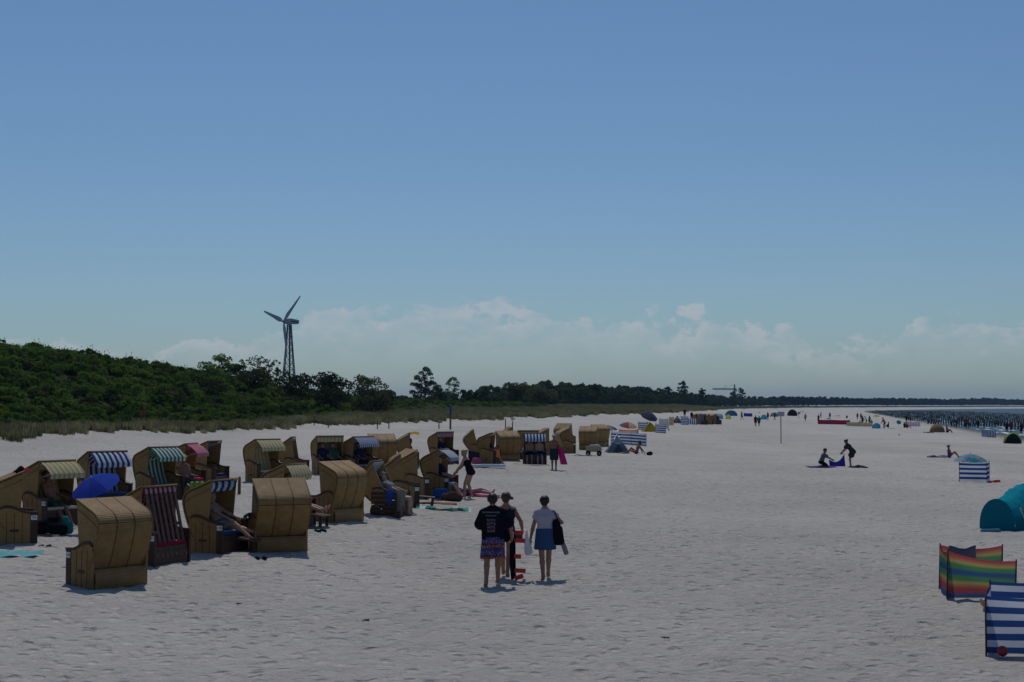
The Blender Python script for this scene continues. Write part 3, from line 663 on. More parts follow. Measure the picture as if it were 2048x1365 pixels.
C_RED = ((0.30, 0.025, 0.05), (0.60, 0.50, 0.50)); C_PINK = ((0.45, 0.03, 0.10), (0.62, 0.42, 0.46)); C_NAVY = ((0.025, 0.035, 0.11), (0.36, 0.36, 0.46)); C_SKY = ((0.20, 0.30, 0.46), (0.68, 0.70, 0.72))
FAB = {}
def fabric(cols, per):
    k = (cols, per)
    if k not in FAB: FAB[k] = stripes('chair_stripes_%d' % len(FAB), cols, per, 0, 0.28)
    return FAB[k]
def chair(u, d, face, label, tilt=0, cols=C_BLUE, awn=None, num=None, slats=False, planks=False, foot=False, per=0.16, bare=False):
    x, y = at(u, d); root = empty('beach_chair', (x, y, gz(x, y) - 0.035), R(face - 90)); tag(root, label, 'beach chair', 'hooded wicker beach chairs in two rows')
    fab = fabric(cols, per)
    hood = link('hood', CM['hood'], root, WICK); hood.location = PIV; hood.rotation_euler = (R(tilt), 0, 0)
    for k in ('side_l', 'side_r'): link('hood_side', CM[k], hood, WICK)
    for k in ('rim_l', 'rim_r'): link('hood_rim', CM[k], hood, ROPE)
    for k in ('cap_l', 'cap_r'): link('side_seam', CM[k], hood, ROPE)
    link('roof_edge', CM['front_rim'], hood, ROPE)
    for k in ('seam0', 'seam1', 'cross_seam'): link('seam', CM[k], hood, WICK_D)
    link('back_cushion', CM['lining'], hood, fab)
    if awn:
        link('awning', CM['awn_' + awn], hood, fab)
        if awn == 'open':
            for k in ('rod_l', 'rod_r'): link('awning_rod', CM[k], hood, METAL)
    for k in ('l', 'r'):
        if planks:
            for i in range(6): link('plank', CM['plank_%s%d' % (k, i)], root, BROWN)
        else:
            pn = link('side_panel', CM['base_' + k], root, WICK)
            for i in range(3): link('panel_seam', CM['bs_%s%d' % (k, i)], pn, WICK_D)
            link('hand_grip', CM['bs_%sh' % k], pn, BROWN)
        link('armrest', CM['arm_' + k], root, BROWN); link('front_board', CM['post_' + k], root, BROWN)
    link('rear_panel', CM['rear'], root, WICK); link('seat', CM['seat'], root, BROWN); link('front_panel', CM['front'], root, BROWN)
    link('seat_cushion', CM['cushion'], root, fab)
    if foot:
        ft = link('footrest', CM['foot_top'], root, BROWN_L); link('footrest_leg', CM['foot_leg'], ft, BROWN); link('footrest_leg', CM['foot_leg2'], ft, BROWN)
    if slats:
        for i in range(7): link('slat', CM['slat%d' % i], root, BROWN_L)
        for i in range(3): link('rail', CM['rail%d' % i], root, BROWN)
    if num:
        for sx in (-1, 1):
            pl = link('number_plate', CM['plate'], root, PLATE, (sx * (W2 + 0.024), 0.352, 0.60))
            dg = link('number_digits', number_mesh(num, 0.085), pl, INK); dg.location = (sx * 0.0035, 0, 0); dg.rotation_euler = (R(90), 0, R(90) * sx)
    return root
CH = {}
CH['A'] = chair(36, 34.6, 22, 'wicker beach chair numbered 99 with dark clothes and a red towel on its roof', 0, C_CREAM, None, '99')
CH['B'] = chair(110, 38.0, -31, 'wicker beach chair numbered 100 with a cream striped awning, beside the blue parasol', 0, C_CREAM, 'open', '100')
CH['C'] = chair(213, 42.3, -48, 'wicker beach chair with a blue and white awning behind the blue parasol', 0, C_BLUE, 'open')
CH['D'] = chair(219, 28.6, 140, 'wicker beach chair numbered 146 with its closed wicker back showing in full', 0, C_GREEN, None, '146')
CH['E'] = chair(316, 31.8, -24, 'wicker beach chair numbered 147 locked with a brown wooden lattice', 4, C_RED, 'fold', '147', slats=True)
CH['F'] = chair(322, 46.5, -34, 'wicker beach chair with a green and white striped awning', 0, C_GREEN, 'open')
CH['G'] = chair(377, 50.0, -8, 'wicker beach chair with a pink and red awning, behind the green striped one', 0, C_PINK, 'open')
CH['H'] = chair(424, 53.0, -12, 'wicker beach chair with a navy lining, behind the pink awning chair', 0, C_NAVY, None)
CH['I'] = chair(440, 34.0, -17, 'wicker beach chair numbered 148 with blue and white lining and pulled-out footrest', 0, C_BLUE, 'fold', '148', foot=True, per=0.3)
CH['J'] = chair(556, 34.6, 113, 'tilted wicker beach chair with a dark grey cloth over its armrest', 13, C_CREAM, None)
CH['K'] = chair(532, 56.5, -42, 'wicker beach chair with a cream awning and yellowish lining beyond chair 148', 0, C_CREAM, 'open')
CH['K2'] = chair(583, 39.4, -20, 'wicker beach chair numbered 150 with a pale awning peeking over the tilted chair', 0, C_CREAM, 'half', '150', foot=True)
CH['L'] = chair(594, 59.5, 0, 'tipped-back wicker beach chair showing its plain side, right of the cream awning', 14, C_GREEN, None)
CH['M'] = chair(659, 63.0, -62, 'wicker beach chair with cream striped lining facing two hatted bathers', 0, C_CREAM, 'fold')
CH['N'] = chair(724, 63.5, -42, 'wicker beach chair with a bright blue and white awning in the back row', 0, C_BLUE, 'open', per=0.11)
CH['N2'] = chair(763, 68.0, 105, 'wicker beach chair showing a sunlit yellow back behind the blue awning', 0, C_BLUE, None)
CH['O'] = chair(676, 41.3, 143, 'upright wicker beach chair seen from its back corner, with a low hood opening', 0, C_CREAM, None)
CH['P'] = chair(783, 43.6, -10, 'tipped-back beach chair with dark slatted wooden sides and a blue bag', 30, C_SKY, None, planks=True)
CH['Q1'] = chair(812, 47.2, 4, 'tipped-back wicker beach chair numbered 153', 16, C_CREAM, None, '153', foot=True)
CH['Q2'] = chair(823, 51.0, 22, 'wicker beach chair numbered 154 with a flat roof edge, just beyond chair 153', 6, C_CREAM, None, '154')
CH['R'] = chair(884, 52.6, -14, 'wicker beach chair numbered 155 with a pale blue striped awning', 4, C_SKY, 'open', '155', per=0.075)
CH['S'] = chair(820, 71.0, 2, 'wicker beach chair with a yellow cloth on its roof and a bather in front', 8, C_PINK, None)
CH['T'] = chair(889, 75.5, -40, 'wicker beach chair with a red and white striped lining and awning', 2, C_RED, 'fold', per=0.11)
CH['U'] = chair(955, 82.5, 5, 'tipped-back wicker beach chair left behind the orange backrest chair', 20, C_RED, None)
CH['V'] = chair(981, 77.0, -12, 'wicker beach chair with a bather and an orange towel at its open front', 0, C_CREAM, None)
CH['W'] = chair(1013, 82.0, 112, 'wicker beach chair turned back-on beside the blue and white awning pair', 0, C_CREAM, None)
CH['X'] = chair(1026, 92.0, 12, 'small tipped-back wicker beach chair behind the back-turned one', 18, C_CREAM, None)
CH['Y'] = chair(1069, 79.5, -88, 'wicker beach chair facing out with a blue and white awning over two pairs of legs', 0, C_BLUE, 'open', per=0.17)
CH['Y2'] = chair(1056, 85.0, -80, 'wicker beach chair half hidden behind the blue and white awning', 0, C_CREAM, None)
CH['Z'] = chair(1093, 92.0, 12, 'wicker beach chair just right behind the blue and white awning', 6, C_CREAM, None)
CH['AA'] = chair(1133, 96.0, 14, 'wicker beach chair with its brown front board turned towards the handcart', 4, C_NAVY, None, '160')
CH['AB'] = chair(1131, 110.0, 60, 'wicker beach chair with a sunlit sloping roof in the back row', 16, C_CREAM, None)
CH['AC'] = chair(1177, 103.0, 80, 'wicker beach chair behind the handcart, shown from its back', 4, C_CREAM, None)
CH['AD'] = chair(1197, 111.0, 120, 'last wicker beach chair of the near rows, next to the grey beach tent', 0, C_NAVY, None)
for i, (u, d, f, tl) in enumerate(((1392, 236, -20, 0), (1399, 244, 20, 10), (1405, 232, -60, 0), (1412, 240, 100, 0), (1420, 236, -10, 14), (1427, 246, 30, 0), (1434, 240, -40, 5))):
    c = chair(u, d, f, '%s small distant beach chair counted from the low striped screen in the crowded cluster' % ('first', 'second', 'third', 'fourth', 'fifth', 'sixth', 'last')[i], tl, (C_RED, C_NAVY, C_BLUE, C_CREAM)[i % 4], 'open' if i % 3 == 0 else None)
    c['group'] = 'distant cluster of beach chairs'
# ------------------------------------------------------------------ people: one continuous skin per body, grown as a distance field
def surface_nets(F, lo, h):
    ins = F < 0
    c = np.zeros(tuple(n - 1 for n in F.shape), np.int8)
    sl = lambda d, n: slice(d, n - 1 + d)
    nx, ny, nz = F.shape
    for dx in (0, 1):
        for dy in (0, 1):
            for dz in (0, 1): c += ins[sl(dx, nx), sl(dy, ny), sl(dz, nz)]
    act = (c > 0) & (c < 8); I = np.argwhere(act)
    vid = np.full(act.shape, -1, np.int64); vid[act] = np.arange(len(I))
    acc = np.zeros((len(I), 3)); cnt = np.zeros(len(I))
    for ax in range(3):
        o = [a for a in range(3) if a != ax]
        for d1 in (0, 1):
            for d2 in (0, 1):
                A = I.copy(); A[:, o[0]] += d1; A[:, o[1]] += d2; B = A.copy(); B[:, ax] += 1
                fa = F[A[:, 0], A[:, 1], A[:, 2]]; fb = F[B[:, 0], B[:, 1], B[:, 2]]; m = (fa < 0) != (fb < 0)
                t = np.where(m, fa / np.where(m, fa - fb, 1), 0); p = A.astype(float); p[:, ax] += t
                acc[m] += p[m]; cnt[m] += 1
    V = acc / cnt[:, None] * h + lo
    Q = []
    for ax in range(3):
        o = [(ax + 1) % 3, (ax + 2) % 3]
        a = [slice(None)] * 3; b = [slice(None)] * 3
        a[ax] = slice(0, -1); b[ax] = slice(1, None)
        s0 = ins[tuple(a)]; s1 = ins[tuple(b)]; E = np.argwhere(s0 != s1)
        E = E[(E[:, o[0]] > 0) & (E[:, o[1]] > 0) & (E[:, o[0]] < F.shape[o[0]] - 1) & (E[:, o[1]] < F.shape[o[1]] - 1)]
        def cell(d1, d2):
            c_ = E.copy(); c_[:, o[0]] -= d1; c_[:, o[1]] -= d2; return vid[c_[:, 0], c_[:, 1], c_[:, 2]]
        q = np.stack([cell(1, 1), cell(0, 1), cell(0, 0), cell(1, 0)], 1)
        fl = ~s0[E[:, 0], E[:, 1], E[:, 2]]; q[fl] = q[fl][:, ::-1]; Q.append(q)
    return V, np.concatenate(Q)
def sdf_mesh(name, prims, res, clips=(), inflate=0.0):
    """prims: (a, b, ra, rb, k) tapered capsules smoothly joined; clips: (point, outward normal)"""
    A = np.array([p[0] for p in prims]); B = np.array([p[1] for p in prims]); M = np.array([[max(p[2], p[3]) + inflate] for p in prims])
    lo = np.minimum(A - M, B - M).min(0) - 3 * res; hi = np.maximum(A + M, B + M).max(0) + 3 * res
    n = np.ceil((hi - lo) / res).astype(int) + 1; ax = [lo[i] + res * np.arange(n[i]) for i in range(3)]
    F = np.full(n, 1.0, np.float32)
    for a, b, ra, rb, k in prims:
        a = np.asarray(a, float); b = np.asarray(b, float); m = max(ra, rb) + inflate + k + 2.5 * res
        i0 = np.maximum(((np.minimum(a, b) - m - lo) / res).astype(int), 0); i1 = np.minimum(((np.maximum(a, b) + m - lo) / res).astype(int) + 2, n)
        g = [ax[i][i0[i]:i1[i]] - a[i] for i in range(3)]
        x, y, z = g[0][:, None, None], g[1][None, :, None], g[2][None, None, :]
        ba = b - a; L = max(float(ba @ ba), 1e-9)
        t = np.clip((x * ba[0] + y * ba[1] + z * ba[2]) / L, 0, 1)
        d = np.sqrt((x - ba[0] * t) ** 2 + (y - ba[1] * t) ** 2 + (z - ba[2] * t) ** 2) - (ra + (rb - ra) * t) - inflate
        s = (slice(i0[0], i1[0]), slice(i0[1], i1[1]), slice(i0[2], i1[2])); f = F[s]
        hh = np.maximum(k - np.abs(f - d), 0) / max(k, 1e-6); F[s] = np.minimum(f, d) - hh * hh * k * 0.25
    for p, nr in clips:
        nr = np.asarray(nr, float); nr = nr / np.linalg.norm(nr)
        F = np.maximum(F, (ax[0][:, None, None] - p[0]) * nr[0] + (ax[1][None, :, None] - p[1]) * nr[1] + (ax[2][None, None, :] - p[2]) * nr[2]).astype(np.float32)
    V, Q = surface_nets(F, lo, res)
    return np_mesh(name, V, Q, smooth=True)
def nv(v): v = np.asarray(v, float); return v / max(np.linalg.norm(v), 1e-9)
def ik(a, c, l1, l2, pole):
    """middle joint between a and c; also returns a reachable c"""
    a = np.asarray(a, float); c = np.asarray(c, float); d = c - a; D = np.linalg.norm(d); m = (l1 + l2) * 0.998
    if D > m: c = a + d / D * m; d = c - a; D = m
    x = (l1 * l1 - l2 * l2 + D * D) / (2 * D); hgt = math.sqrt(max(l1 * l1 - x * x, 0)); u = d / D
    p = np.asarray(pole, float); p = p - u * (p @ u); return a + u * x + nv(p) * hgt, c
def pose(pel=(0, 0, 0.93), lean=(0, 0, 1), face=(0, 1, 0), hipface=None, ankles=((-0.10, 0, 0.075), (0.10, 0, 0.075)), wrists=None, knee=(0, 1, 0), elbow=(0, -1, 0), feet=None,
         head=None, look=None, female=False, curl=0.5, knees=None, elbows=None, hand_dir=(None, None), size=1.0):
    J = {}; u = nv(lean); f = np.asarray(face, float); f = nv(f - u * (f @ u)); r = np.cross(f, u)
    hf = nv(hipface if hipface is not None else (face[0], face[1], 0)) if abs(f[2]) < 0.9 or hipface is not None else f
    hr = nv(np.cross(hf, (0, 0, 1))) if hipface is None or True else r
    if abs(hr @ r) < 0.3: hr = r
    pel = np.asarray(pel, float); sw = 0.155 if female else 0.18
    J.update(pel=pel, u=u, f=f, r=r, hr=hr, hf=hf, fem=female, size=size)
    sc = pel + u * 0.49; J['sc'] = sc; J['waist'] = pel + u * 0.17
    for i, sg in enumerate((-1, 1)):
        J['hip%d' % i] = pel + hr * sg * 0.092 - np.array([0, 0, 0.0]); J['sh%d' % i] = sc + r * sg * sw - u * (0.035 if female else 0.055)
        kp = knees[i] if knees else knee
        J['kn%d' % i], J['an%d' % i] = ik(J['hip%d' % i], ankles[i], 0.44, 0.42, kp)
        w = wrists[i] if wrists and wrists[i] is not None else sc + r * sg * (sw + 0.07) - np.array([0, 0, 0.53]) + f * 0.03
        J['el%d' % i], J['wr%d' % i] = ik(J['sh%d' % i], w, 0.285, 0.25, elbows[i] if elbows else elbow)
        J['ft%d' % i] = nv(feet[i]) if feet else nv((hf[0], hf[1], -0.05))
        hd = hand_dir[i] if hand_dir[i] is not None else nv(J['wr%d' % i] - J['el%d' % i]); J['hd%d' % i] = nv(hd)
    J['hu'] = nv(head) if head is not None else nv(u * 0.6 + np.array([0, 0, 0.4])); lk = np.asarray(look if look is not None else face, float)
    J['lk'] = nv(lk - J['hu'] * (lk @ J['hu'])); J['nk'] = sc + u * 0.045; J['hc'] = J['nk'] + J['hu'] * 0.155; J['curl'] = curl
    return J
def torso_prims(J, g=0.0):
    P = []; u, r, hr, pel = J['u'], J['r'], J['hr'], J['pel']; fem = J['fem']; wv = J['waist']; sc = J['sc']
    for s in (-1, 1):
        P.append((pel + hr * s * 0.075 - J['hf'] * 0.01, pel + hr * s * 0.07 + u * 0.08, 0.105 + g, 0.095 + g, 0.05))
        P.append((pel + hr * s * 0.07 + u * 0.08, wv + r * s * (0.05 if fem else 0.065), 0.095 + g, (0.082 if fem else 0.092) + g, 0.05))
        P.append((wv + r * s * (0.05 if fem else 0.065), pel + u * 0.36 + r * s * 0.08, (0.082 if fem else 0.092) + g, 0.098 + g, 0.05))
        P.append((pel + u * 0.36 + r * s * 0.08, sc + r * s * 0.10 - u * 0.04, 0.098 + g, 0.068 + g, 0.05))
        P.append((sc + r * s * 0.03 + u * 0.0, J['sh%d' % (s > 0)], 0.055 + g, 0.055 + g, 0.04)); P.append((sc + u * 0.05 + r * s * 0.02, J['sh%d' % (s > 0)] + (sc - J['sh%d' % (s > 0)]) * 0.3, 0.035 + g * 0.3, 0.05 + g * 0.6, 0.04))
        if fem: P.append((pel + u * 0.34 + r * s * 0.075 + J['f'] * 0.065, pel + u * 0.33 + r * s * 0.075 + J['f'] * 0.075, 0.055 + g, 0.05 + g, 0.03))
        P.append((pel + hr * s * 0.06 - J['hf'] * 0.055 - np.array([0, 0, 0.02]), pel + hr * s * 0.06 - J['hf'] * 0.04, 0.082 + g, 0.07 + g, 0.04))
    return P
def leg_prims(J, i, g=0.0, upto=1.0):
    h, k, a = J['hip%d' % i], J['kn%d' % i], J['an%d' % i]; P = [(h, k, 0.088 + g, 0.055 + g, 0.03)]
    m = k + (a - k) * 0.3 - nv(np.cross(np.cross(k - h, a - k), a - k) if np.linalg.norm(np.cross(k - h, a - k)) > 1e-4 else J['hf']) * 0.0
    P += [(k, m, 0.053 + g, 0.056 + g, 0.02), (m, a, 0.056 + g, 0.036 + g, 0.02)]
    return P
def body_prims(J):
    P = torso_prims(J)
    for i in (0, 1):
        P += leg_prims(J, i)
        a = J['an%d' % i]; fd = J['ft%d' % i]; dn = np.array([0, 0, -1.0]); dn = nv(dn - fd * (dn @ fd)); sd = np.cross(fd, dn)
        P += [(a, a - fd * 0.035 + dn * 0.04, 0.036, 0.032, 0.02), (a, a + fd * 0.10 + dn * 0.045, 0.034, 0.030, 0.02), (a + fd * 0.07 + dn * 0.045 + sd * 0.014, a + fd * 0.165 + dn * 0.055 + sd * 0.016, 0.028, 0.018, 0.015),
              (a + fd * 0.07 + dn * 0.045 - sd * 0.016, a + fd * 0.15 + dn * 0.055 - sd * 0.02, 0.028, 0.018, 0.015)]
        s, e, w, hd = J['sh%d' % i], J['el%d' % i], J['wr%d' % i], J['hd%d' % i]
        P += [(s, s + (e - s) * 0.4, 0.055, 0.047, 0.03), (s + (e - s) * 0.4, e, 0.047, 0.037, 0.02), (e, e + (w - e) * 0.3, 0.038, 0.040, 0.02), (e + (w - e) * 0.3, w, 0.040, 0.026, 0.02)]
        inw = nv(J['r'] * (1 if i == 0 else -1) + J['f'] * 0.2); n = nv(inw - hd * (inw @ hd)); lat = np.cross(hd, n) * (1 if i == 0 else -1); c = J['curl']
        P += [(w, w + hd * 0.075 + lat * 0.018, 0.024, 0.02, 0.012), (w, w + hd * 0.07 - lat * 0.02, 0.024, 0.018, 0.012)]
        for q, (o, L) in enumerate(((0.033, 0.068), (0.012, 0.078), (-0.010, 0.073), (-0.031, 0.058))):
            b = w + hd * (0.085 if q < 3 else 0.075) + lat * o; m = b + (hd * math.cos(c) + n * math.sin(c)) * L * 0.55; t = m + (hd * math.cos(2 * c) + n * math.sin(2 * c)) * L * 0.5
            P += [(b, m, 0.0105, 0.0095, 0.006), (m, t, 0.0095, 0.008, 0.004)]
        tb = w + hd * 0.025 + lat * 0.028; tm = tb + (hd * 0.7 + lat * 0.6 + n * 0.35) * 0.045
        P += [(tb, tm, 0.014, 0.011, 0.01), (tm, tm + (hd * 0.9 + n * 0.3) * 0.035, 0.011, 0.009, 0.004)]
    P += neck_head(J)
    return P
def neck_head(J):
    hc, hu, lk = J['hc'], J['hu'], J['lk']; sd = np.cross(lk, hu)
    P = [(J['nk'] - J['u'] * 0.03, hc - hu * 0.05 - lk * 0.015, 0.055, 0.050, 0.03), (hc - lk * 0.02 + hu * 0.025, hc + lk * 0.012 + hu * 0.03, 0.088, 0.086, 0.03),
         (hc + hu * 0.01 + lk * 0.02, hc - hu * 0.075 + lk * 0.05, 0.072, 0.042, 0.03), (hc + lk * 0.095 - hu * 0.005, hc + lk * 0.108 - hu * 0.028, 0.011, 0.014, 0.012)]
    for s in (-1, 1): P.append((hc + sd * s * 0.083 - lk * 0.005, hc + sd * s * 0.088 - hu * 0.03 - lk * 0.005, 0.014, 0.010, 0.008))
    P.append((hc + lk * 0.088 - hu * 0.052 - sd * 0.018, hc + lk * 0.088 - hu * 0.052 + sd * 0.018, 0.009, 0.009, 0.006))
    return P
SKIN = [plain('skin_%d' % i, c, 0.55, 0.08, 6) for i, c in enumerate(((0.42, 0.235, 0.165), (0.33, 0.165, 0.105), (0.22, 0.105, 0.066), (0.47, 0.28, 0.21)))]
HAIR = {'dark': plain('hair_dark', (0.025, 0.018, 0.014), 0.5, 0.3, 60), 'brown': plain('hair_brown', (0.07, 0.04, 0.022), 0.5, 0.3, 60), 'grey': plain('hair_grey', (0.30, 0.27, 0.23), 0.55, 0.3, 60), 'red': plain('hair_red', (0.22, 0.06, 0.022), 0.5, 0.3, 60), 'blond': plain('hair_blond', (0.36, 0.25, 0.11), 0.5, 0.3, 60)}
EYE = plain('eye_dark', (0.015, 0.012, 0.01), 0.2, 0.0)
def fabm(col): return cloth('cloth_%02x%02x%02x' % tuple(int(c * 255) for c in col), col, 0.12, 0.5, 9)
def hair_mesh(J, res, style='short'):
    hc, hu, lk = J['hc'], J['hu'], J['lk']; sd = np.cross(lk, hu)
    P = [(hc - lk * 0.022 + hu * 0.028, hc + lk * 0.008 + hu * 0.034, 0.101, 0.097, 0.02)]
    P.append((hc - lk * 0.035, hc - lk * 0.045 - hu * 0.05, 0.088, 0.06, 0.03))
    cl = [(hc + lk * 0.05 + hu * 0.03, lk * 0.9 - hu * 0.75), (hc - hu * 0.085, -hu)]
    if style == 'bun': P.append((hc - lk * 0.10 + hu * 0.06, hc - lk * 0.125 + hu * 0.065, 0.042, 0.04, 0.02))
    if style == 'tail': P += [(hc - lk * 0.10 + hu * 0.03, hc - lk * 0.15 + hu * 0.01, 0.03, 0.034, 0.015), (hc - lk * 0.15 + hu * 0.01, hc - lk * 0.15 - hu * 0.09, 0.034, 0.012, 0.01)]; cl = cl[:1]
    if style == 'side': P += [(hc + sd * 0.10 + hu * 0.03 - lk * 0.04, hc + sd * 0.145 + hu * 0.0 - lk * 0.04, 0.026, 0.034, 0.015)]
    if style == 'long': P += [(hc - lk * 0.05, hc - lk * 0.075 - hu * 0.20, 0.088, 0.055, 0.03)]; cl = cl[:1]
    return sdf_mesh('hair', P, res, cl)
def top_prims(J, g=0.018, sleeve=0.0, loose=0.0):
    P = [(a, b, ra + g, rb + g, k) for a, b, ra, rb, k in torso_prims(J)]
    for i in (0, 1):
        if sleeve > 0:
            s, e = J['sh%d' % i], J['el%d' % i]; P.append((s, s + (e - s) * sleeve, 0.062 + g, 0.066 + g + loose, 0.03))
    return P
def bottom_prims(J, g=0.02, leng=0.6, flare=0.03):
    u, hr, pel = J['u'], J['hr'], J['pel']; P = []
    for i, s in enumerate((-1, 1)):
        P.append((pel + hr * s * 0.075, pel + hr * s * 0.068 + u * 0.09, 0.105 + g, 0.098 + g, 0.05)); P.append((pel + hr * s * 0.06 - J['hf'] * 0.055 - np.array([0, 0, 0.02]), pel + hr * s * 0.06 - J['hf'] * 0.04, 0.085 + g, 0.07 + g, 0.04))
        h, k = J['hip%d' % i], J['kn%d' % i]; P.append((h, h + (k - h) * leng, 0.09 + g, 0.09 - 0.03 * leng + g + flare, 0.03))
    return P
def person(name, J, loc, rz, label, cat='person', skin=0, res=0.012, hair=('short', 'dark'), wear=(), eyes=False, group=None, z=None, cap=None):
    """wear: list of (part name, mesh builder) -> children"""
    S = J['size']; root = empty(name, loc, rz); root.scale = (S, S, S); tag(root, label, cat, group)
    link('body', sdf_mesh('body', body_prims(J), res), root, SKIN[skin])
    if hair: link('hair', hair_mesh(J, res, hair[0]), root, HAIR[hair[1]])
    for nm, prims, clips, mat in wear: link(nm, sdf_mesh(nm, prims, res, clips), root, mat)
    if cap is not None:
        hc, hu, lk = J['hc'], J['hu'], J['lk']
        P = [(hc - lk * 0.02 + hu * 0.035, hc + lk * 0.01 + hu * 0.04, 0.106, 0.102, 0.02), (hc + lk * 0.08 + hu * 0.035, hc + lk * 0.16 + hu * 0.028, 0.045, 0.035, 0.02)]
        link('cap', sdf_mesh('cap', P, res, [(hc + hu * 0.022, -hu * 1.0 + lk * 0.05)]), root, cap)
    if eyes:
        for s in (-1, 1):
            c = J['hc'] + J['lk'] * 0.084 + np.cross(J['lk'], J['hu']) * s * 0.032 - J['hu'] * 0.003
            link('eye', sdf_mesh('eye', [(c, c + 1e-4, 0.012, 0.012, 0.001)], 0.006), root, EYE)
    return root
def hem(J, h, side=-1):
    """clip plane across the spine at height h above the pelvis; side -1 keeps what is above"""
    return (J['pel'] + J['u'] * h, J['u'] * side)
def stand_prims(): pass
def swimsuit(J, mat): return ('swimsuit', top_prims(J, 0.010) + [(J['hip%d' % i], J['hip%d' % i] + (J['kn%d' % i] - J['hip%d' % i]) * 0.1, 0.10, 0.095, 0.03) for i in (0, 1)], [(J['sc'] - J['u'] * 0.07, J['u'])], mat)
def bikini(J, mat): return ('bikini_bottom', bottom_prims(J, 0.010, 0.08, 0.0), [hem(J, 0.07, 1)], mat)
def shorts(J, mat, leng=0.6, flare=0.03): return ('shorts', bottom_prims(J, 0.02, leng, flare), [hem(J, 0.12, 1)], mat)
def shirt(J, mat, sleeve=0.5, low=-0.05, g=0.018): return ('shirt', top_prims(J, g, sleeve, 0.01), [hem(J, low)], mat)

# --- the three walkers on the open sand (seen from behind, walking away)
def floral_mat():
    m, nt, out = new_mat('floral_print'); t = N(nt, 'ShaderNodeTexCoord')
    vo = N(nt, 'ShaderNodeTexVoronoi'); vo.inputs['Scale'].default_value = 26; nt.links.new(t.outputs['Object'], vo.inputs['Vector'])
    sp = N(nt, 'ShaderNodeSeparateXYZ'); nt.links.new(t.outputs['Object'], sp.inputs[0])
    fr = mathn(nt, 'FRACT', mathn(nt, 'MULTIPLY', sp.outputs[2], 4.6))
    cr = N(nt, 'ShaderNodeValToRGB'); cr.color_ramp.interpolation = 'CONSTANT'; e = cr.color_ramp.elements
    for p_, c in ((0.0, (0.03, 0.03, 0.13)), (0.3, (0.28, 0.06, 0.03)), (0.48, (0.02, 0.02, 0.05)), (0.66, (0.15, 0.03, 0.15)), (0.82, (0.04, 0.05, 0.22))):
        q = e[0] if p_ == 0 else e.new(p_); q.position = p_; q.color = (*c, 1)
    e[-1].color = (0.05, 0.05, 0.2, 1)
    nt.links.new(fr, cr.inputs[0])
    col = mixc(nt, maprange(nt, vo.outputs['Distance'], 0.2, 0.34, 0.75, 0.0), cr.outputs[0], (0.42, 0.38, 0.40))
    b = N(nt, 'ShaderNodeBsdfPrincipled'); b.inputs['Roughness'].default_value = 0.85; nt.links.new(col, b.inputs['Base Color']); nt.links.new(b.outputs[0], out.inputs[0]); return m
BLACK = cloth('black_cotton', (0.012, 0.013, 0.018), 0.05, 0.5, 9)
p = P3(986, 29.1)
J1 = pose(pel=(0, 0, 0.92), lean=(-0.01, 0.05, 1), ankles=((-0.13, -0.16, 0.085), (0.10, 0.17, 0.08)), wrists=((-0.20, 0.27, 1.12), (0.36, 0.14, 0.90)), elbows=((-0.35, -0.35, -1), (0.8, -0.7, 0)), feet=((-0.1, 1, -0.15), (0.1, 1, 0)), head=(-0.03, 0.22, 1), look=(-0.1, 1, -0.5), curl=0.8, size=1.02)
man = person('person', J1, p, R(2), 'man in a black t-shirt with lettering and floral shorts walking away', skin=1, res=0.009, hair=('short', 'dark'),
             wear=[('t_shirt', top_prims(J1, 0.020, 0.72, 0.030) + [(J1['pel'] + J1['r'] * s * 0.08 - J1['u'] * 0.06, J1['pel'] + J1['r'] * s * 0.085 + J1['u'] * 0.3, 0.128, 0.112, 0.05) for s in (-1, 1)], [hem(J1, -0.06)], BLACK),
                   ('shorts', bottom_prims(J1, 0.026, 1.0, 0.05), [hem(J1, -0.01, 1), ((0, 0, 0.50), (0, 0, -1))], floral_mat())])
# printed back: word lines laid on the cloth
shirt_o = [c for c in man.children if c.name.startswith('t_shirt')][0]
bv = BVHTree.FromPolygons([v.co.copy() for v in shirt_o.data.vertices], [list(q.vertices) for q in shirt_o.data.polygons])
PRINT = cloth('shirt_print', (0.62, 0.60, 0.62), 0.0, 0.1); PRINT_R = cloth('shirt_print_red', (0.26, 0.03, 0.08), 0.0, 0.1)
def print_line(txt, h, z, mat, cx=-0.035, bar=None):
    vs, fs = [], []
    if bar:
        n = 10; vs = [Vector((-bar / 2 + bar * i / n, q * h, 0)) for q in (0, 1) for i in range(n + 1)]; fs = [(i, i + 1, n + 2 + i, n + 1 + i) for i in range(n)]
    else:
        me_ = number_mesh(txt, h); vs = [v.co.copy() for v in me_.vertices]; fs = [tuple(q.vertices) for q in me_.polygons]
    out = []
    for v in vs:
        hit = bv.ray_cast(Vector((v.x + cx, -0.6, z + v.y)), Vector((0, 1, 0)))
        y = hit[0].y - 0.004 if hit[0] else -0.12
        out.append((v.x + cx, y, z + v.y))
    m = MB(); m.add(out, fs); o = m.build('print_line', mat, shirt_o); return o
for txt, h, z in (('PATERNDAMMER', 0.042, 1.375), ('WARMLUST', 0.040, 1.315), ('FUCHS', 0.052, 1.235), ('LOTTA', 0.052, 1.165), ('MITTE', 0.052, 1.095), ('JAHRE', 0.052, 1.025)): print_line(txt, h, z, PRINT)
for z in (1.195, 1.125, 1.055): print_line('', 0.012, z, PRINT_R, bar=0.17)
print_line('Y', 0.05, 0.95, PRINT_R)
p = P3(1011, 30.4)
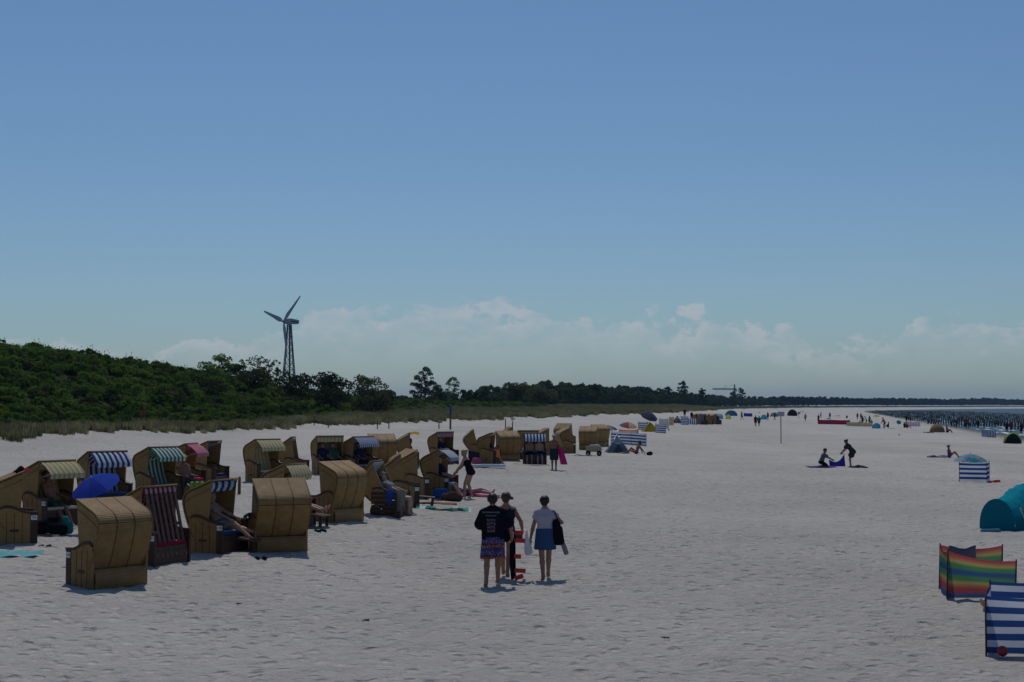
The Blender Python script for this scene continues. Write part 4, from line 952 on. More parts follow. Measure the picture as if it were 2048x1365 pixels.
J2 = pose(pel=(0, 0, 0.93), lean=(0.02, 0.06, 1), ankles=((-0.06, 0.22, 0.08), (0.06, -0.26, 0.15)), wrists=((-0.2, 0.12, 0.88), (0.34, 0.13, 0.95)), elbows=((-0.6, -0.8, 0), (0.5, -0.9, 0)), feet=((0, 1, 0), (0, 1, -0.6)), look=(0.35, 1, -0.35), female=True, curl=0.7, size=0.98)
person('person', J2, p, R(-4), 'woman in a dark sleeveless top and black shorts beside the man with lettering', skin=1, res=0.009, hair=('side', 'brown'),
       wear=[('top', top_prims(J2, 0.014), [hem(J2, 0.0), (J2['sc'] - J2['u'] * 0.035, J2['u'])], fabm((0.03, 0.025, 0.05))), ('shorts', bottom_prims(J2, 0.018, 0.28, 0.02), [hem(J2, 0.12, 1)], BLACK)])
w2 = [o for o in bpy.data.objects if o.get('label', '').startswith('woman in a dark sleeveless')][0]
for sg_ in (-1, 1):
    q0 = J2['sc'] + J2['r'] * sg_ * 0.085 + J2['u'] * 0.012
    MB().tube([q0 - J2['f'] * 0.105 - J2['u'] * 0.11, q0 - J2['f'] * 0.085 - J2['u'] * 0.03, q0 + J2['u'] * 0.012, q0 + J2['f'] * 0.08 - J2['u'] * 0.03, q0 + J2['f'] * 0.105 - J2['u'] * 0.11], 0.013, 6).build('shoulder_strap', BLACK, w2)
p = P3(1090, 29.9)
J3 = pose(pel=(0, 0, 0.93), lean=(-0.01, 0.04, 1), ankles=((-0.05, -0.20, 0.10), (0.07, 0.24, 0.08)), wrists=((-0.30, 0.05, 0.86), (0.23, 0.17, 1.16)), elbows=((-0.7, -0.7, 0), (0.7, -0.9, -0.2)), feet=((-0.1, 1, -0.3), (0.05, 1, 0)), look=(0.3, 1, -0.2), female=True, curl=0.5, size=0.955)
w3 = person('person', J3, p, R(1), 'woman in a pale top and blue denim skirt walking with a black shoulder bag', skin=1, res=0.009, hair=('short', 'dark'),
       wear=[('top', top_prims(J3, 0.010, 0.30, 0.008), [hem(J3, 0.08)], fabm((0.52, 0.46, 0.52))),
             ('skirt', [(J3['pel'] + J3['hr'] * s * 0.072 + J3['u'] * 0.10, J3['pel'] + J3['hr'] * s * 0.095 - np.array([0, 0, 0.34]), 0.120, 0.142, 0.06) for s in (-1, 1)] + [(J3['pel'] - J3['hf'] * 0.05 + J3['u'] * 0.1, J3['pel'] - J3['hf'] * 0.05 - np.array([0, 0, 0.34]), 0.105, 0.135, 0.06)], [hem(J3, 0.13, 1), (J3['pel'] - np.array([0, 0, 0.30]), (0, 0, -1))], fabm((0.045, 0.10, 0.20)))])
# her bag, sandals; the carried frame and the plastic bag
def at_walker(root, v): return root.matrix_basis @ Vector(v)
bpy.context.view_layer.update()
def sdf_thing(name, prims, res, mat, label, cat, loc, rz=0, clips=()):
    o = link(name, sdf_mesh(name, prims, res, clips), None, mat, loc, rz); tag(o, label, cat); return o
A_ = np.array
b3 = empty('shoulder_bag', p, R(1)); tag(b3, 'black shoulder bag hanging at the side of the woman in the skirt', 'bag')
link('bag_body', sdf_mesh('bag_body', [(A_([0.22, -0.05, 1.12]), A_([0.25, -0.04, 0.78]), 0.075, 0.10, 0.03), (A_([0.28, 0.03, 1.0]), A_([0.30, 0.05, 0.76]), 0.07, 0.085, 0.04)], 0.012), b3, BLACK)
MB().tube([(0.15, -0.02, 1.37), (0.19, -0.09, 1.34), (0.24, -0.11, 1.20), (0.25, -0.09, 1.05)], 0.012, 6).build('strap', BLACK, b3)
MB().tube([(0.17, 0.03, 1.36), (0.24, 0.06, 1.3), (0.28, 0.06, 1.1)], 0.012, 6).build('strap', BLACK, b3)
sh = empty('pair_of_sandals', p, R(1)); tag(sh, 'grey sandals dangling below the black shoulder bag', 'sandals')
SOLE = plain('sandal_grey', (0.20, 0.20, 0.21), 0.7)
for k in (0, 1):
    a = A_([0.325 + 0.03 * k, 0.06 + 0.05 * k, 0.74]); q = A_([0.41 + 0.02 * k, 0.07 + 0.05 * k, 0.52])
    link('sandal', sdf_mesh('sandal', [(a, q, 0.030, 0.038, 0.02), (a + A_([0.012, 0.012, 0]), q + A_([0.012, 0.012, 0]), 0.022, 0.03, 0.02)], 0.01), sh, SOLE)
MB().tube([(0.29, 0.12, 0.80), (0.31, 0.09, 0.77), (0.34, 0.08, 0.72)], 0.008, 5).build('strap', SOLE, sh)
RED = plain('red_plastic', (0.62, 0.035, 0.022), 0.4, 0.08); pf = P3(1029, 29.7)
fr = empty('folded_net_frame', pf); tag(fr, 'tall black folded frame with red brackets carried by the couple', 'frame')
m = MB(); m.tube([(-0.04, 0, 0.04), (-0.055, 0, 0.35), (-0.05, 0, 0.7), (-0.03, 0, 0.98)], [0.03, 0.045, 0.045, 0.03], 8); m.tube([(0.01, 0.06, 0.05), (0.0, 0.06, 0.5), (0.0, 0.06, 0.96)], 0.022, 8); m.build('frame_bundle', BLACK, fr)
for z, a, b in ((0.955, 0.0, 0.17), (0.80, 0.0, 0.21), (0.49, -0.05, 0.13), (0.21, 0.0, 0.22), (0.05, 0.0, 0.17)):
    tl = 0.03 if z != 0.05 else 0.055
    m = MB(); m.bar((a, 0.03, z), (b, 0.03, z + (tl if z < 0.1 else -0.01)), 0.05, 0.085); m.build('red_bracket', RED, fr)
MB().box((-0.03, -0.03, 0.91), (0.025, 0.02, 0.12)).build('white_label', PLATE, fr)
MB().box((0.09, 0.05, 0.87), (0.14, 0.05, 0.08)).build('grey_block', plain('dark_plastic', (0.05, 0.05, 0.06), 0.5), fr)
pb = P3(1053, 29.9)
tb = link('plastic_bag', sdf_mesh('plastic_bag', [(A_([0, 0, 0.96]), A_([0.0, 0.0, 0.75]), 0.022, 0.045, 0.02), (A_([0, 0, 0.78]), A_([0.03, 0, 0.56]), 0.045, 0.075, 0.04), (A_([0.03, 0.03, 0.75]), A_([0.06, 0.02, 0.56]), 0.03, 0.06, 0.03)], 0.012), None, cloth('white_film', (0.72, 0.74, 0.80), 0.45, 0.8, 12), pb); tag(tb, 'white plastic carrier bag held beside the red bracketed frame', 'bag')
# ------------------------------------------------------------------ bathers in and around the chairs
def in_chair(key, J, x, label, skin, hair, wear, **kw):
    c = CH[key]; M = Matrix.Translation(c.location) @ Matrix.Rotation(c.rotation_euler.z, 4, 'Z'); p = M @ Vector((x, 0, 0))
    return person('person', J, p, c.rotation_euler.z, label, skin=skin, hair=hair, wear=wear, res=0.016, **kw)
def sit_pose(ext=False, mixed=False, lean=(0, -0.28, 1), **kw):
    an = ((-0.12, 0.60, 0.06), (0.12, 0.64, 0.06))
    if ext: an = ((-0.10, 1.02, 0.40), (0.10, 0.98, 0.40))
    if mixed: an = ((-0.10, 1.02, 0.40), (0.10, 0.62, 0.40))
    a = dict(pel=(0, -0.02, 0.58), lean=lean, ankles=an, wrists=((-0.2, 0.28, 0.72), (0.2, 0.28, 0.72)), knee=(0, 0.4, 1), elbow=(0, -0.6, -0.5), feet=((0, 0.45, 0.9), (0, 0.45, 0.9)) if (ext or mixed) else None); a.update(kw)
    if mixed: a['feet'] = ((0, 0.4, 0.9), (0, 1, -0.1))
    return pose(**a)
NAVY = fabm((0.02, 0.025, 0.06)); WHITE = fabm((0.6, 0.6, 0.62)); GREY = fabm((0.25, 0.26, 0.28)); TEAL = fabm((0.03, 0.2, 0.22)); REDC = fabm((0.35, 0.03, 0.05)); GREENC = fabm((0.04, 0.10, 0.06)); PURP = fabm((0.16, 0.06, 0.20))
J = sit_pose(mixed=True, lean=(0, -0.30, 1), pel=(0, -0.15, 0.58)); in_chair('I', J, -0.27, 'bather in chair 148 stretching one bare leg along the footrest', 3, ('short', 'brown'), [shorts(J, GREY, 0.4)])
J = sit_pose(ext=True); in_chair('K2', J, -0.27, 'bather in chair 150 with both legs up on the footrest', 0, ('short', 'grey'), [shorts(J, NAVY, 0.5)])
J = sit_pose(); in_chair('B', J, 0.05, 'tanned bather sitting upright in the cream striped chair 100', 2, ('short', 'brown'), [shorts(J, GREENC, 0.5)])
J = sit_pose(); in_chair('R', J, -0.25, 'bather in dark shorts sitting under the pale blue awning', 3, ('short', 'grey'), [shirt(J, NAVY), shorts(J, NAVY, 0.5)])
J = sit_pose(lean=(0, -0.1, 1)); in_chair('Y', J, -0.26, 'bather with bare knees on the left seat under the blue awning', 0, ('short', 'brown'), [shorts(J, NAVY, 0.3)])
J = sit_pose(lean=(0, -0.12, 1), ankles=((-0.1, 0.55, 0.06), (0.16, 0.60, 0.06))); in_chair('Y', J, 0.27, 'bather in dark shorts on the right seat under the blue awning', 1, ('short', 'dark'), [shorts(J, BLACK, 0.6)])
J = sit_pose(lean=(0, -0.2, 1)); in_chair('V', J, -0.2, 'bather in dark top sitting at the front of the orange towel chair', 1, ('short', 'grey'), [shirt(J, NAVY, 0.3), shorts(J, BLACK, 0.5)])
J = sit_pose(lean=(0, 0.05, 1)); in_chair('S', J, -0.15, 'dark haired bather sitting forward in the chair with the yellow cloth', 2, ('long', 'dark'), [swimsuit(J, NAVY)])
J = sit_pose(); in_chair('T', J, 0.1, 'bather in dark clothes sitting inside the red striped chair', 1, ('short', 'grey'), [shirt(J, NAVY, 0.4), shorts(J, BLACK, 0.5)])
J = sit_pose(lean=(0, -0.75, 1), pel=(0, 0.05, 0.58), ankles=((-0.1, 0.52, 0.10), (0.12, 0.50, 0.10))); in_chair('P', J, -0.25, 'red haired bather reclining in the slatted chair with a grey cap', 3, ('short', 'red'), [shirt(J, GREY, 0.5), shorts(J, GREY, 0.5)], cap=GREY)
J = sit_pose(); in_chair('M', J, -0.22, 'bather in a dark green hat in the cream lined chair', 1, None, [shirt(J, GREENC, 0.4), shorts(J, NAVY, 0.5)], cap=GREENC)
J = sit_pose(); in_chair('M', J, 0.25, 'bather in a dark red hat in the cream lined chair', 1, None, [shirt(J, NAVY, 0.4), shorts(J, NAVY, 0.5)], cap=REDC)
J = sit_pose(); in_chair('N', J, 0.0, 'dark shape of a bather deep inside the bright blue awning chair', 2, ('short', 'dark'), [shirt(J, NAVY, 0.4), shorts(J, BLACK, 0.5)])
J = sit_pose(lean=(0, -0.1, 1)); p = P3(372, 47.4); person('person', J, p - Vector((0, 0, 0.05)), R(-130), 'tanned bather with a yellow cap sitting beside the green awning chair', skin=2, res=0.016, hair=('short', 'brown'), wear=[shorts(J, NAVY, 0.4)], cap=fabm((0.5, 0.38, 0.06)))
st = empty('camp_stool', p, R(-130)); tag(st, 'dark folding stool under the bather with the yellow cap', 'stool')
MB().box((0, 0, 0.44), (0.42, 0.36, 0.03)).build('seat', BLACK, st)
for a, b in (((-0.19, -0.15), (-0.19, 0.15)), ((0.19, -0.15), (0.19, 0.15))):
    MB().bar((a[0], a[1], 0), (b[0], b[1], 0.43), 0.025).build('leg', METAL, st); MB().bar((b[0], b[1], 0), (a[0], a[1], 0.43), 0.025).build('leg', METAL, st)
# woman in the black swimsuit bending towards the pale blue awning
J = pose(pel=(0, -0.10, 0.90), lean=(0, 0.42, 1), ankles=((-0.10, 0.10, 0.075), (0.10, -0.12, 0.075)), wrists=((-0.16, 0.42, 0.86), (0.16, 0.45, 0.90)), elbow=(0, -0.6, -0.6), knee=(0, 1, 0), look=(0, 1, -0.7), female=True)
person('person', J, P3(936, 52.0), R(72), 'woman in a black swimsuit leaning forward beside the pale blue awning', skin=0, res=0.012, hair=('bun', 'blond'), wear=[swimsuit(J, BLACK)])
# man in a cap carrying a magenta towel
J = pose(pel=(0, 0, 0.93), ankles=((-0.09, 0.03, 0.075), (0.09, -0.02, 0.075)), wrists=((-0.30, 0.08, 0.98), (0.30, 0.05, 0.90)), elbow=(0, -1, 0), look=(0, 1, -0.15))
person('person', J, P3(1108, 73.5), R(180), 'bare chested man in a pale cap and dark shorts walking with a magenta towel', skin=2, res=0.012, hair=('short', 'grey'), wear=[shorts(J, fabm((0.02, 0.045, 0.05)), 0.8, 0.04), ('sandals', [(J['an%d' % i] + A_([0, -0.03, -0.055]), J['an%d' % i] + A_([0, 0.15, -0.06]), 0.036, 0.034, 0.01) for i in (0, 1)], [], BLACK)], eyes=True, cap=fabm((0.42, 0.42, 0.52)))
def sheet(name, P, nu, nv_, mat, parent=None, uvs=None, smooth=True):
    """grid mesh from a function P(a, b) -> point"""
    vs = [P(i / (nu - 1), j / (nv_ - 1)) for j in range(nv_) for i in range(nu)]; fs = [(j * nu + i, j * nu + i + 1, (j + 1) * nu + i + 1, (j + 1) * nu + i) for j in range(nv_ - 1) for i in range(nu - 1)]
    m = MB(); m.add(vs, fs, uvs(nu, nv_) if uvs else [(v[0], v[2]) for v in vs], smooth); return m.build(name, mat, parent)
pm = P3(1117, 73.4)
mt_ = sheet('hanging_towel', lambda a, b: (pm.x - 0.12 + 0.34 * a + 0.22 * (1 - b), pm.y - 0.03 + 0.05 * math.sin(9 * a), pm.z + 0.28 + b * (0.98 - 0.25 * a)), 10, 10, cloth('magenta_towel', (0.36, 0.02, 0.13), 0.25, 0.6)); tag(mt_, 'magenta towel hanging from the arm of the man in the cap', 'towel')
# couple spreading a blue cloth
J = pose(pel=(0, -0.12, 0.30), lean=(0, 0.40, 1), ankles=((-0.12, -0.20, 0.07), (0.12, -0.20, 0.07)), wrists=((-0.12, 0.50, 0.42), (0.14, 0.52, 0.42)), knee=(0, 1, -0.2), feet=((0, -1, -0.2), (0, -1, -0.2)), look=(0, 1, 0))
person('person', J, P3(1645, 86), R(-90), 'person in a grey t-shirt kneeling and holding one end of the blue cloth', skin=1, res=0.016, hair=('short', 'dark'), wear=[shirt(J, fabm((0.13, 0.13, 0.16)), 0.55, -0.04), shorts(J, BLACK, 0.8)])
J = pose(pel=(0, -0.14, 0.90), lean=(0, 0.62, 0.80), ankles=((-0.09, 0.02, 0.075), (0.09, -0.06, 0.075)), wrists=((-0.12, 0.55, 0.72), (0.12, 0.58, 0.72)), elbow=(0, -0.5, -0.6), look=(0, 1, -0.6), female=True)
person('person', J, P3(1699, 86), R(90), 'person in a dark patterned dress bending to spread the blue cloth', skin=1, res=0.016, hair=('bun', 'dark'), wear=[('dress', top_prims(J, 0.03, 0.5, 0.02) + bottom_prims(J, 0.03, 0.5, 0.06), [], fabm((0.03, 0.05, 0.05)))])
a, b = P3(1657, 86), P3(1688, 86)
bl = sheet('blue_cloth', lambda q, v: (a.x + (b.x - a.x) * q, a.y + 0.10 * math.sin(6 * q + 2 * v) - 0.12 * (1 - v), a.z + 0.04 + v * (0.40 * (1 - q) ** 2 + 0.66 * q ** 2.2 + 0.06 * q)), 14, 8, cloth('blue_cloth', (0.035, 0.035, 0.26), 0.3, 0.6)); tag(bl, 'dark blue cloth being spread between two people on the open sand', 'cloth')
def towel(u, d, w, l, rot, mat, label, cat='towel', seed=1, h=0.035):
    p = P3(u, d); rr = np.random.default_rng(seed); ph = rr.uniform(0, 6, 4); o = empty_free = None
    def f(a_, b_):
        x, y = (a_ - 0.5) * l, (b_ - 0.5) * w; X_ = p.x + x * math.cos(R(rot)) - y * math.sin(R(rot)); Y_ = p.y + x * math.sin(R(rot)) + y * math.cos(R(rot))
        return (X_, Y_, gz(X_, Y_) + 0.045 + h * (math.sin(5 * a_ + ph[0]) * math.sin(4 * b_ + ph[1]) + 0.6 * math.sin(13 * a_ + 7 * b_ + ph[2])))
    o = sheet('beach_towel', f, 18, 12, mat); tag(o, label, cat); return o
towel(1640, 85.6, 0.9, 1.6, 5, cloth('violet_blue', (0.10, 0.07, 0.28), 0.1), 'blue violet blanket under the kneeling person')
towel(1716, 85.4, 0.5, 0.9, 4, cloth('dark_clothes', (0.05, 0.06, 0.07), 0.1), 'heap of dark clothes beside the bending person', 'clothes', 5, 0.09)
# sitters on the sand
J = pose(pel=(0, 0, 0.12), lean=(0, -0.1, 1), ankles=((-0.12, 0.62, 0.09), (0.12, 0.60, 0.09)), wrists=((-0.18, 0.36, 0.34), (0.18, 0.36, 0.34)), knee=(0, 0.2, 1), elbow=(0, -0.4, -0.6)); JSIT = J
person('person', J, P3(1897, 104), R(-100), 'bather in a pale cap sitting alone on the sand behind the parasol', skin=2, res=0.016, hair=('short', 'dark'), wear=[swimsuit(J, PURP)], cap=WHITE)
towel(1874, 104.5, 0.9, 1.5, 0, cloth('grey_blue_towel', (0.16, 0.2, 0.28), 0.1), 'crumpled grey blue towel beside the lone sitting bather', seed=3, h=0.08)
J = pose(pel=(0, 0, 0.12), lean=(0, -0.38, 1), ankles=((-0.12, 0.80, 0.09), (0.12, 0.62, 0.09)), wrists=((-0.24, -0.42, 0.10), (0.26, -0.50, 0.10)), knee=(0, 0.2, 1), elbow=(0, -1, 0.2), female=True)
person('person', J, P3(1272, 98.5), R(78), 'tanned woman leaning back on one arm beside the grey beach tent', skin=2, res=0.014, hair=('long', 'dark'), wear=[bikini(J, REDC)])
towel(1288, 98.0, 0.7, 0.9, 0, WHITE, 'white towel next to the woman leaning back', seed=6, h=0.05)
sdf_thing('dark_bag', [(A_([-0.1, 0, 0.1]), A_([0.1, 0, 0.12]), 0.12, 0.1, 0.05), (A_([0, 0, 0.18]), A_([0.06, 0.0, 0.2]), 0.08, 0.06, 0.05)], 0.02, BLACK, 'small black bag at the end of the white towel', 'bag', P3(1299, 97.5))
J = pose(pel=(0, 0, 0.13), lean=(0, 1, 0.02), face=(0, 0, 1), ankles=((-0.12, -0.86, 0.09), (0.12, -0.80, 0.09)), wrists=((-0.34, 0.05, 0.07), (0.34, 0.1, 0.07)), knee=(0, 0, 1), elbow=(0, 0, -1), feet=((0, -0.3, 1), (0, -0.3, 1)), head=(0, 1, 0.15), look=(0, 0, 1), female=True); JLIE = J
person('person', J, P3(938, 53.2), R(85), 'woman in a purple swimsuit lying on a pink towel', skin=3, res=0.014, hair=('long', 'brown'), wear=[swimsuit(J, PURP)])
towel(944, 53.0, 0.9, 2.0, -4, cloth('pink_towel', (0.36, 0.05, 0.16), 0.1), 'pink towel under the lying woman', seed=8, h=0.02)
person('person', J, P3(2062, 25.9), R(-80), 'pale bather lying behind the rainbow windscreen', skin=3, res=0.014, hair=('short', 'brown'), wear=[swimsuit(J, GREY)])

# ------------------------------------------------------------------ far bathers, small in the picture
def far_set(J, top, bot): return J, sdf_mesh('body', body_prims(J), 0.02), sdf_mesh('shirt', *top), sdf_mesh('shorts', *bot), hair_mesh(J, 0.02)
Jw = pose(pel=(0, 0, 0.92), ankles=((-0.09, -0.22, 0.11), (0.09, 0.24, 0.08)), wrists=((-0.26, 0.15, 0.90), (0.26, -0.1, 0.90)))
Js = pose(); Jb = pose(pel=(0, -0.12, 0.9), lean=(0, 0.5, 0.9), wrists=((-0.14, 0.5, 0.7), (0.14, 0.52, 0.7)))
FARP = {}
for k, J in (('walk', Jw), ('stand', Js), ('bend', Jb), ('sit', JSIT)):
    FARP[k] = (sdf_mesh('body', body_prims(J), 0.019), sdf_mesh('shirt', top_prims(J, 0.02, 0.5, 0.01), 0.022, [hem(J, -0.04)]), sdf_mesh('shorts', bottom_prims(J, 0.022, 0.6, 0.03), 0.022, [hem(J, 0.1, 1)]), hair_mesh(J, 0.02))
def far_person(u, d, k, label, top=None, bot=NAVY, rz=0, skin=1, hair='dark', size=1.0, dz=0.0):
    root = empty('person', P3(u, d, dz), R(rz)); root.scale = (size,) * 3; tag(root, label, 'person', 'distant bathers')
    b, t, s, h = FARP[k]; link('body', b, root, SKIN[skin]); link('hair', h, root, HAIR[hair]); link('shorts', s, root, bot)
    if top is not None: link('shirt', t, root, top)
far_person(1510.5, 232, 'walk', 'person in navy, one of a couple strolling left of the white board', NAVY, BLACK, 0, 2)
far_person(1517.5, 233, 'walk', 'person in dark green, one of a couple strolling left of the white board', GREENC, BLACK, 10, 2, size=0.96)
far_person(1483, 318, 'walk', 'person striding in front of the blue windscreen', NAVY, BLACK, -70, 2)
far_person(1535, 330, 'stand', 'reddish person standing right beside the blue dome tent', REDC, NAVY, 0, 2)
far_person(1549, 332, 'walk', 'person in navy stepping away from the blue dome tent', NAVY, BLACK, 60, 2)
far_person(1610, 325, 'walk', 'lone person walking over the empty sand past the small sign', GREY, NAVY, 20, 2)
far_person(1369, 300, 'stand', 'person standing tall behind the striped screens and teal tent', BLACK, BLACK, 0, 2, dz=0.3)
far_person(1383, 268, 'stand', 'dark figure beside the distant chair cluster', BLACK, BLACK, 0, 2)
far_person(1636, 300, 'stand', 'person standing at the left end of the red windscreen', NAVY, NAVY, 40, 2)
far_person(1641, 420, 'walk', 'small figure on the sand far behind the red windscreen', NAVY, BLACK, 80, 2)
far_person(1659, 400, 'stand', 'person in purple far behind the green parasol', PURP, NAVY, 0, 2)
far_person(1693, 430, 'sit', 'small figure sitting on the sand right of the green parasol', NAVY, NAVY, 0, 2)
far_person(1714, 390, 'stand', 'reddish figure standing far behind the cream windscreen', REDC, REDC, 0, 2)
far_person(1721, 392, 'stand', 'bronzed figure standing far behind the cream windscreen', None, NAVY, 0, 2)
for i, (u, c) in enumerate(((1719, 'a navy shirt'), (1724, 'a black shirt'), (1731, 'a white shirt'), (1738, 'a teal shirt'), (1742, 'a red shirt'))):
    far_person(u, 272 + 4 * i, ('sit', 'stand', 'bend', 'stand', 'sit')[i], 'bather in %s behind the cream windscreen' % c, (NAVY, BLACK, WHITE, TEAL, REDC)[i], BLACK, 40 * i, 2)
far_person(1767, 238, 'bend', 'bather in a red top stooping beside the blue dome near the cream windscreen', REDC, GREENC, 60, 1, 'dark', 1.05)
far_person(1775, 250, 'sit', 'dark bather sitting right behind the stooping red one', BLACK, BLACK, 60, 1)
far_person(1808, 252, 'sit', 'dark bather sitting by the small teal parasol', BLACK, NAVY, -60, 2)
far_person(1813, 250, 'sit', 'bather in red sitting in front of the pale windscreen', REDC, NAVY, -90, 2)
far_person(1812, 330, 'stand', 'dark figure behind the left end of the pale lilac windscreen', BLACK, BLACK, 0, 2)
far_person(1820, 332, 'stand', 'brown figure behind the middle of the pale lilac windscreen', None, NAVY, 0, 2)
far_person(1893, 212, 'sit', 'tanned bather sitting beside the sandy brown tent', None, NAVY, -80, 2, size=1.1)
far_person(1911, 262, 'bend', 'person stooping by the surf past the brown tent', NAVY, BLACK, 60, 2)
far_person(1931, 262, 'stand', 'person in a red shirt standing at the water edge', REDC, BLACK, 0, 2)
far_person(1936, 268, 'bend', 'bare backed person stooping at the water edge beside the red shirt', None, NAVY, 100, 2)
far_person(1955, 258, 'stand', 'person in black at the water edge left of the striped cloth screen', BLACK, BLACK, 0, 2)
far_person(1967, 262, 'walk', 'person in teal at the water edge above the striped cloth screen', TEAL, BLACK, 60, 2)
far_person(2012, 226, 'stand', 'person in navy at the surf behind the lime tent', NAVY, BLACK, 0, 2)
far_person(2021, 230, 'stand', 'person in red at the surf behind the lime tent', REDC, REDC, 0, 2)
far_person(2041, 205, 'stand', 'dark person standing right of the lime tent', BLACK, NAVY, 20, 2)
far_person(1991, 330, 'walk', 'bather wading between the groyne posts', None, NAVY, 0, 2, dz=-0.2)
far_person(1960, 420, 'stand', 'bather standing in the water beyond the groyne posts', None, NAVY, 0, 2, dz=0.2)

# ------------------------------------------------------------------ windscreens
WOOD = plain('pole_wood', (0.12, 0.085, 0.05), 0.7, 0.2, 20); DPOLE = plain('pole_dark', (0.03, 0.03, 0.05), 0.6)
def windscreen(pts, h, mat, label, pole=DPOLE, sag=0.05, group=None, name='windscreen', lean=0.0, hs=None):
    hs = hs or [1.0] * len(pts)
    P = [P3(u, d) for u, d in pts]; root = empty(name, P[0]); tag(root, label, 'windscreen', group); L0 = 0.0
    inv = -Vector(P[0])
    for i in range(len(P) - 1):
        a, b = P[i], P[i + 1]; L = (b - a).length; n = max(6, int(L / 0.12)); n = min(n, 24); nrm = Vector((-(b - a).y, (b - a).x, 0)).normalized(); vs = []; uv = []; nvv = 9
        for j in range(nvv):
            for k in range(n + 1):
                q = k / n; v = j / (nvv - 1); dip = sag * 4 * q * (1 - q)
                bil = 0.05 * math.sin(PI * q) * math.sin(PI * v) + 0.012 * math.sin(9 * q + 5 * v + i)
                p = a.lerp(b, q) + nrm * bil + Vector((0, 0, 0.03 + v * (h * (hs[i] + (hs[i + 1] - hs[i]) * q) - dip * v))) + Vector((lean * v, 0, 0))
                vs.append(p + inv); uv.append((L0 + L * q, v * h))
        m = MB(); m.add(vs, [(j * (n + 1) + k, j * (n + 1) + k + 1, (j + 1) * (n + 1) + k + 1, (j + 1) * (n + 1) + k) for j in range(nvv - 1) for k in range(n)], uv, True)
        m.build('cloth_panel', mat, root); L0 += L
    for i, p in enumerate(P): MB().tube([p + inv + Vector((0, 0, -0.15)), p + inv + Vector((lean, 0, h * hs[i] + 0.06))], 0.014, 6).build('pole', pole, root)
    return root
def ramp_cloth(name, cols, h, trans=0.45):
    m, nt, out = new_mat(name); uvn = N(nt, 'ShaderNodeUVMap'); sp = N(nt, 'ShaderNodeSeparateXYZ'); nt.links.new(uvn.outputs[0], sp.inputs[0])
    cr = N(nt, 'ShaderNodeValToRGB'); e = cr.color_ramp.elements
    while len(e) < len(cols): e.new(0.5)
    for i, c in enumerate(cols): e[i].position = i / (len(cols) - 1); e[i].color = (*c, 1)
    nt.links.new(mathn(nt, 'DIVIDE', sp.outputs[1], h), cr.inputs[0]); cloth_shader(nt, out, cr.outputs[0], trans, 0.35); return m
r_, o_, y_, g_, b_ = (0.42, 0.08, 0.09), (0.48, 0.20, 0.10), (0.46, 0.39, 0.15), (0.10, 0.26, 0.11), (0.05, 0.12, 0.28)
RAIN = ramp_cloth('rainbow_cloth', [b_, b_, r_, r_, o_, y_, g_, g_, b_, b_, g_, g_, y_, o_, r_, r_], 0.84)
windscreen([(1997, 29.2), (1873, 29.0), (1888, 27.5), (2024, 27.6)], 0.82, RAIN, 'rainbow striped windscreen with a grey towel hung over its back panel', DPOLE, 0.07, hs=[0.98, 1.0, 1.04, 0.82], lean=0.03)
a, b = P3(1893, 28.98), P3(1944, 29.05)
gt = sheet('hanging_towel', lambda q, v: (a.x + (b.x - a.x) * q, a.y + (0.03 if v < 0.5 else -0.03), a.z + 0.85 - 0.06 * math.sin(PI * q) - 0.42 * abs(v - 0.5) * 2 + 0.01 * math.sin(9 * q)), 9, 11, cloth('grey_towel', (0.20, 0.18, 0.22), 0.2)); tag(gt, 'grey towel hung over the rainbow windscreen', 'towel')
WB = stripes('blue_white_wide', ((0.03, 0.075, 0.24), (0.60, 0.62, 0.68)), 0.19, 1, 0.45, 0.05)
windscreen([(2190, 23.3), (1974, 23.2), (1965, 21.4), (2200, 21.3)], 0.80, WB, 'wide blue and white striped windscreen with a red ball at its foot', DPOLE, 0.03)
sdf_thing('beach_ball', [(A_([0, 0, 0.09]), A_([0.001, 0, 0.09]), 0.075, 0.075, 0.01)], 0.012, plain('red_ball', (0.28, 0.025, 0.035), 0.5), 'red ball lying under the wide blue windscreen', 'ball', P3(1997, 21.2))
WB2 = stripes('blue_white_narrow', ((0.62, 0.64, 0.70), (0.02, 0.06, 0.21)), 0.215, 1, 0.45, 0.0)
windscreen([(1916, 70.6), (1971, 70.4), (1976, 72.0)], 0.88, WB2, 'small blue and white windscreen below the flowered parasol', DPOLE, 0.02)
sdf_thing('toy_spade', [(A_([-0.2, 0, 0.06]), A_([0.12, 0, 0.08]), 0.03, 0.03, 0.02), (A_([0.1, 0, 0.07]), A_([0.32, 0, 0.08]), 0.07, 0.06, 0.03)], 0.02, RED, 'red plastic spade lying beside the small blue windscreen', 'spade', P3(1982, 70.2))
WB3 = stripes('blue_white_far', ((0.03, 0.07, 0.22), (0.62, 0.64, 0.68)), 0.24, 1, 0.4, 0.1)
windscreen([(1222, 118), (1262, 116.5), (1292, 115)], 0.95, WB3, 'long blue and white windscreen behind the grey beach tent', DPOLE, 0.03)
windscreen([(1276, 176), (1296, 178)], 0.95, WB3, 'short blue and white windscreen left behind the yellow tent')
windscreen([(1310, 163), (1331, 161)], 0.98, WB3, 'blue and white windscreen right beside the yellow tent')
windscreen([(1318, 186), (1336, 188), (1336, 176)], 1.25, cloth('pale_gauze', (0.45, 0.47, 0.50), 0.5), 'pale grey windscreen right of the yellow tent')
MULTI = stripes('multi_stripe', ((0.5, 0.12, 0.1), (0.55, 0.5, 0.42), (0.35, 0.42, 0.3), (0.5, 0.3, 0.1)), 0.35, 0, 0.4)
windscreen([(1338, 215), (1347, 217)], 1.2, MULTI, 'narrow striped screen left of the teal and red tent')
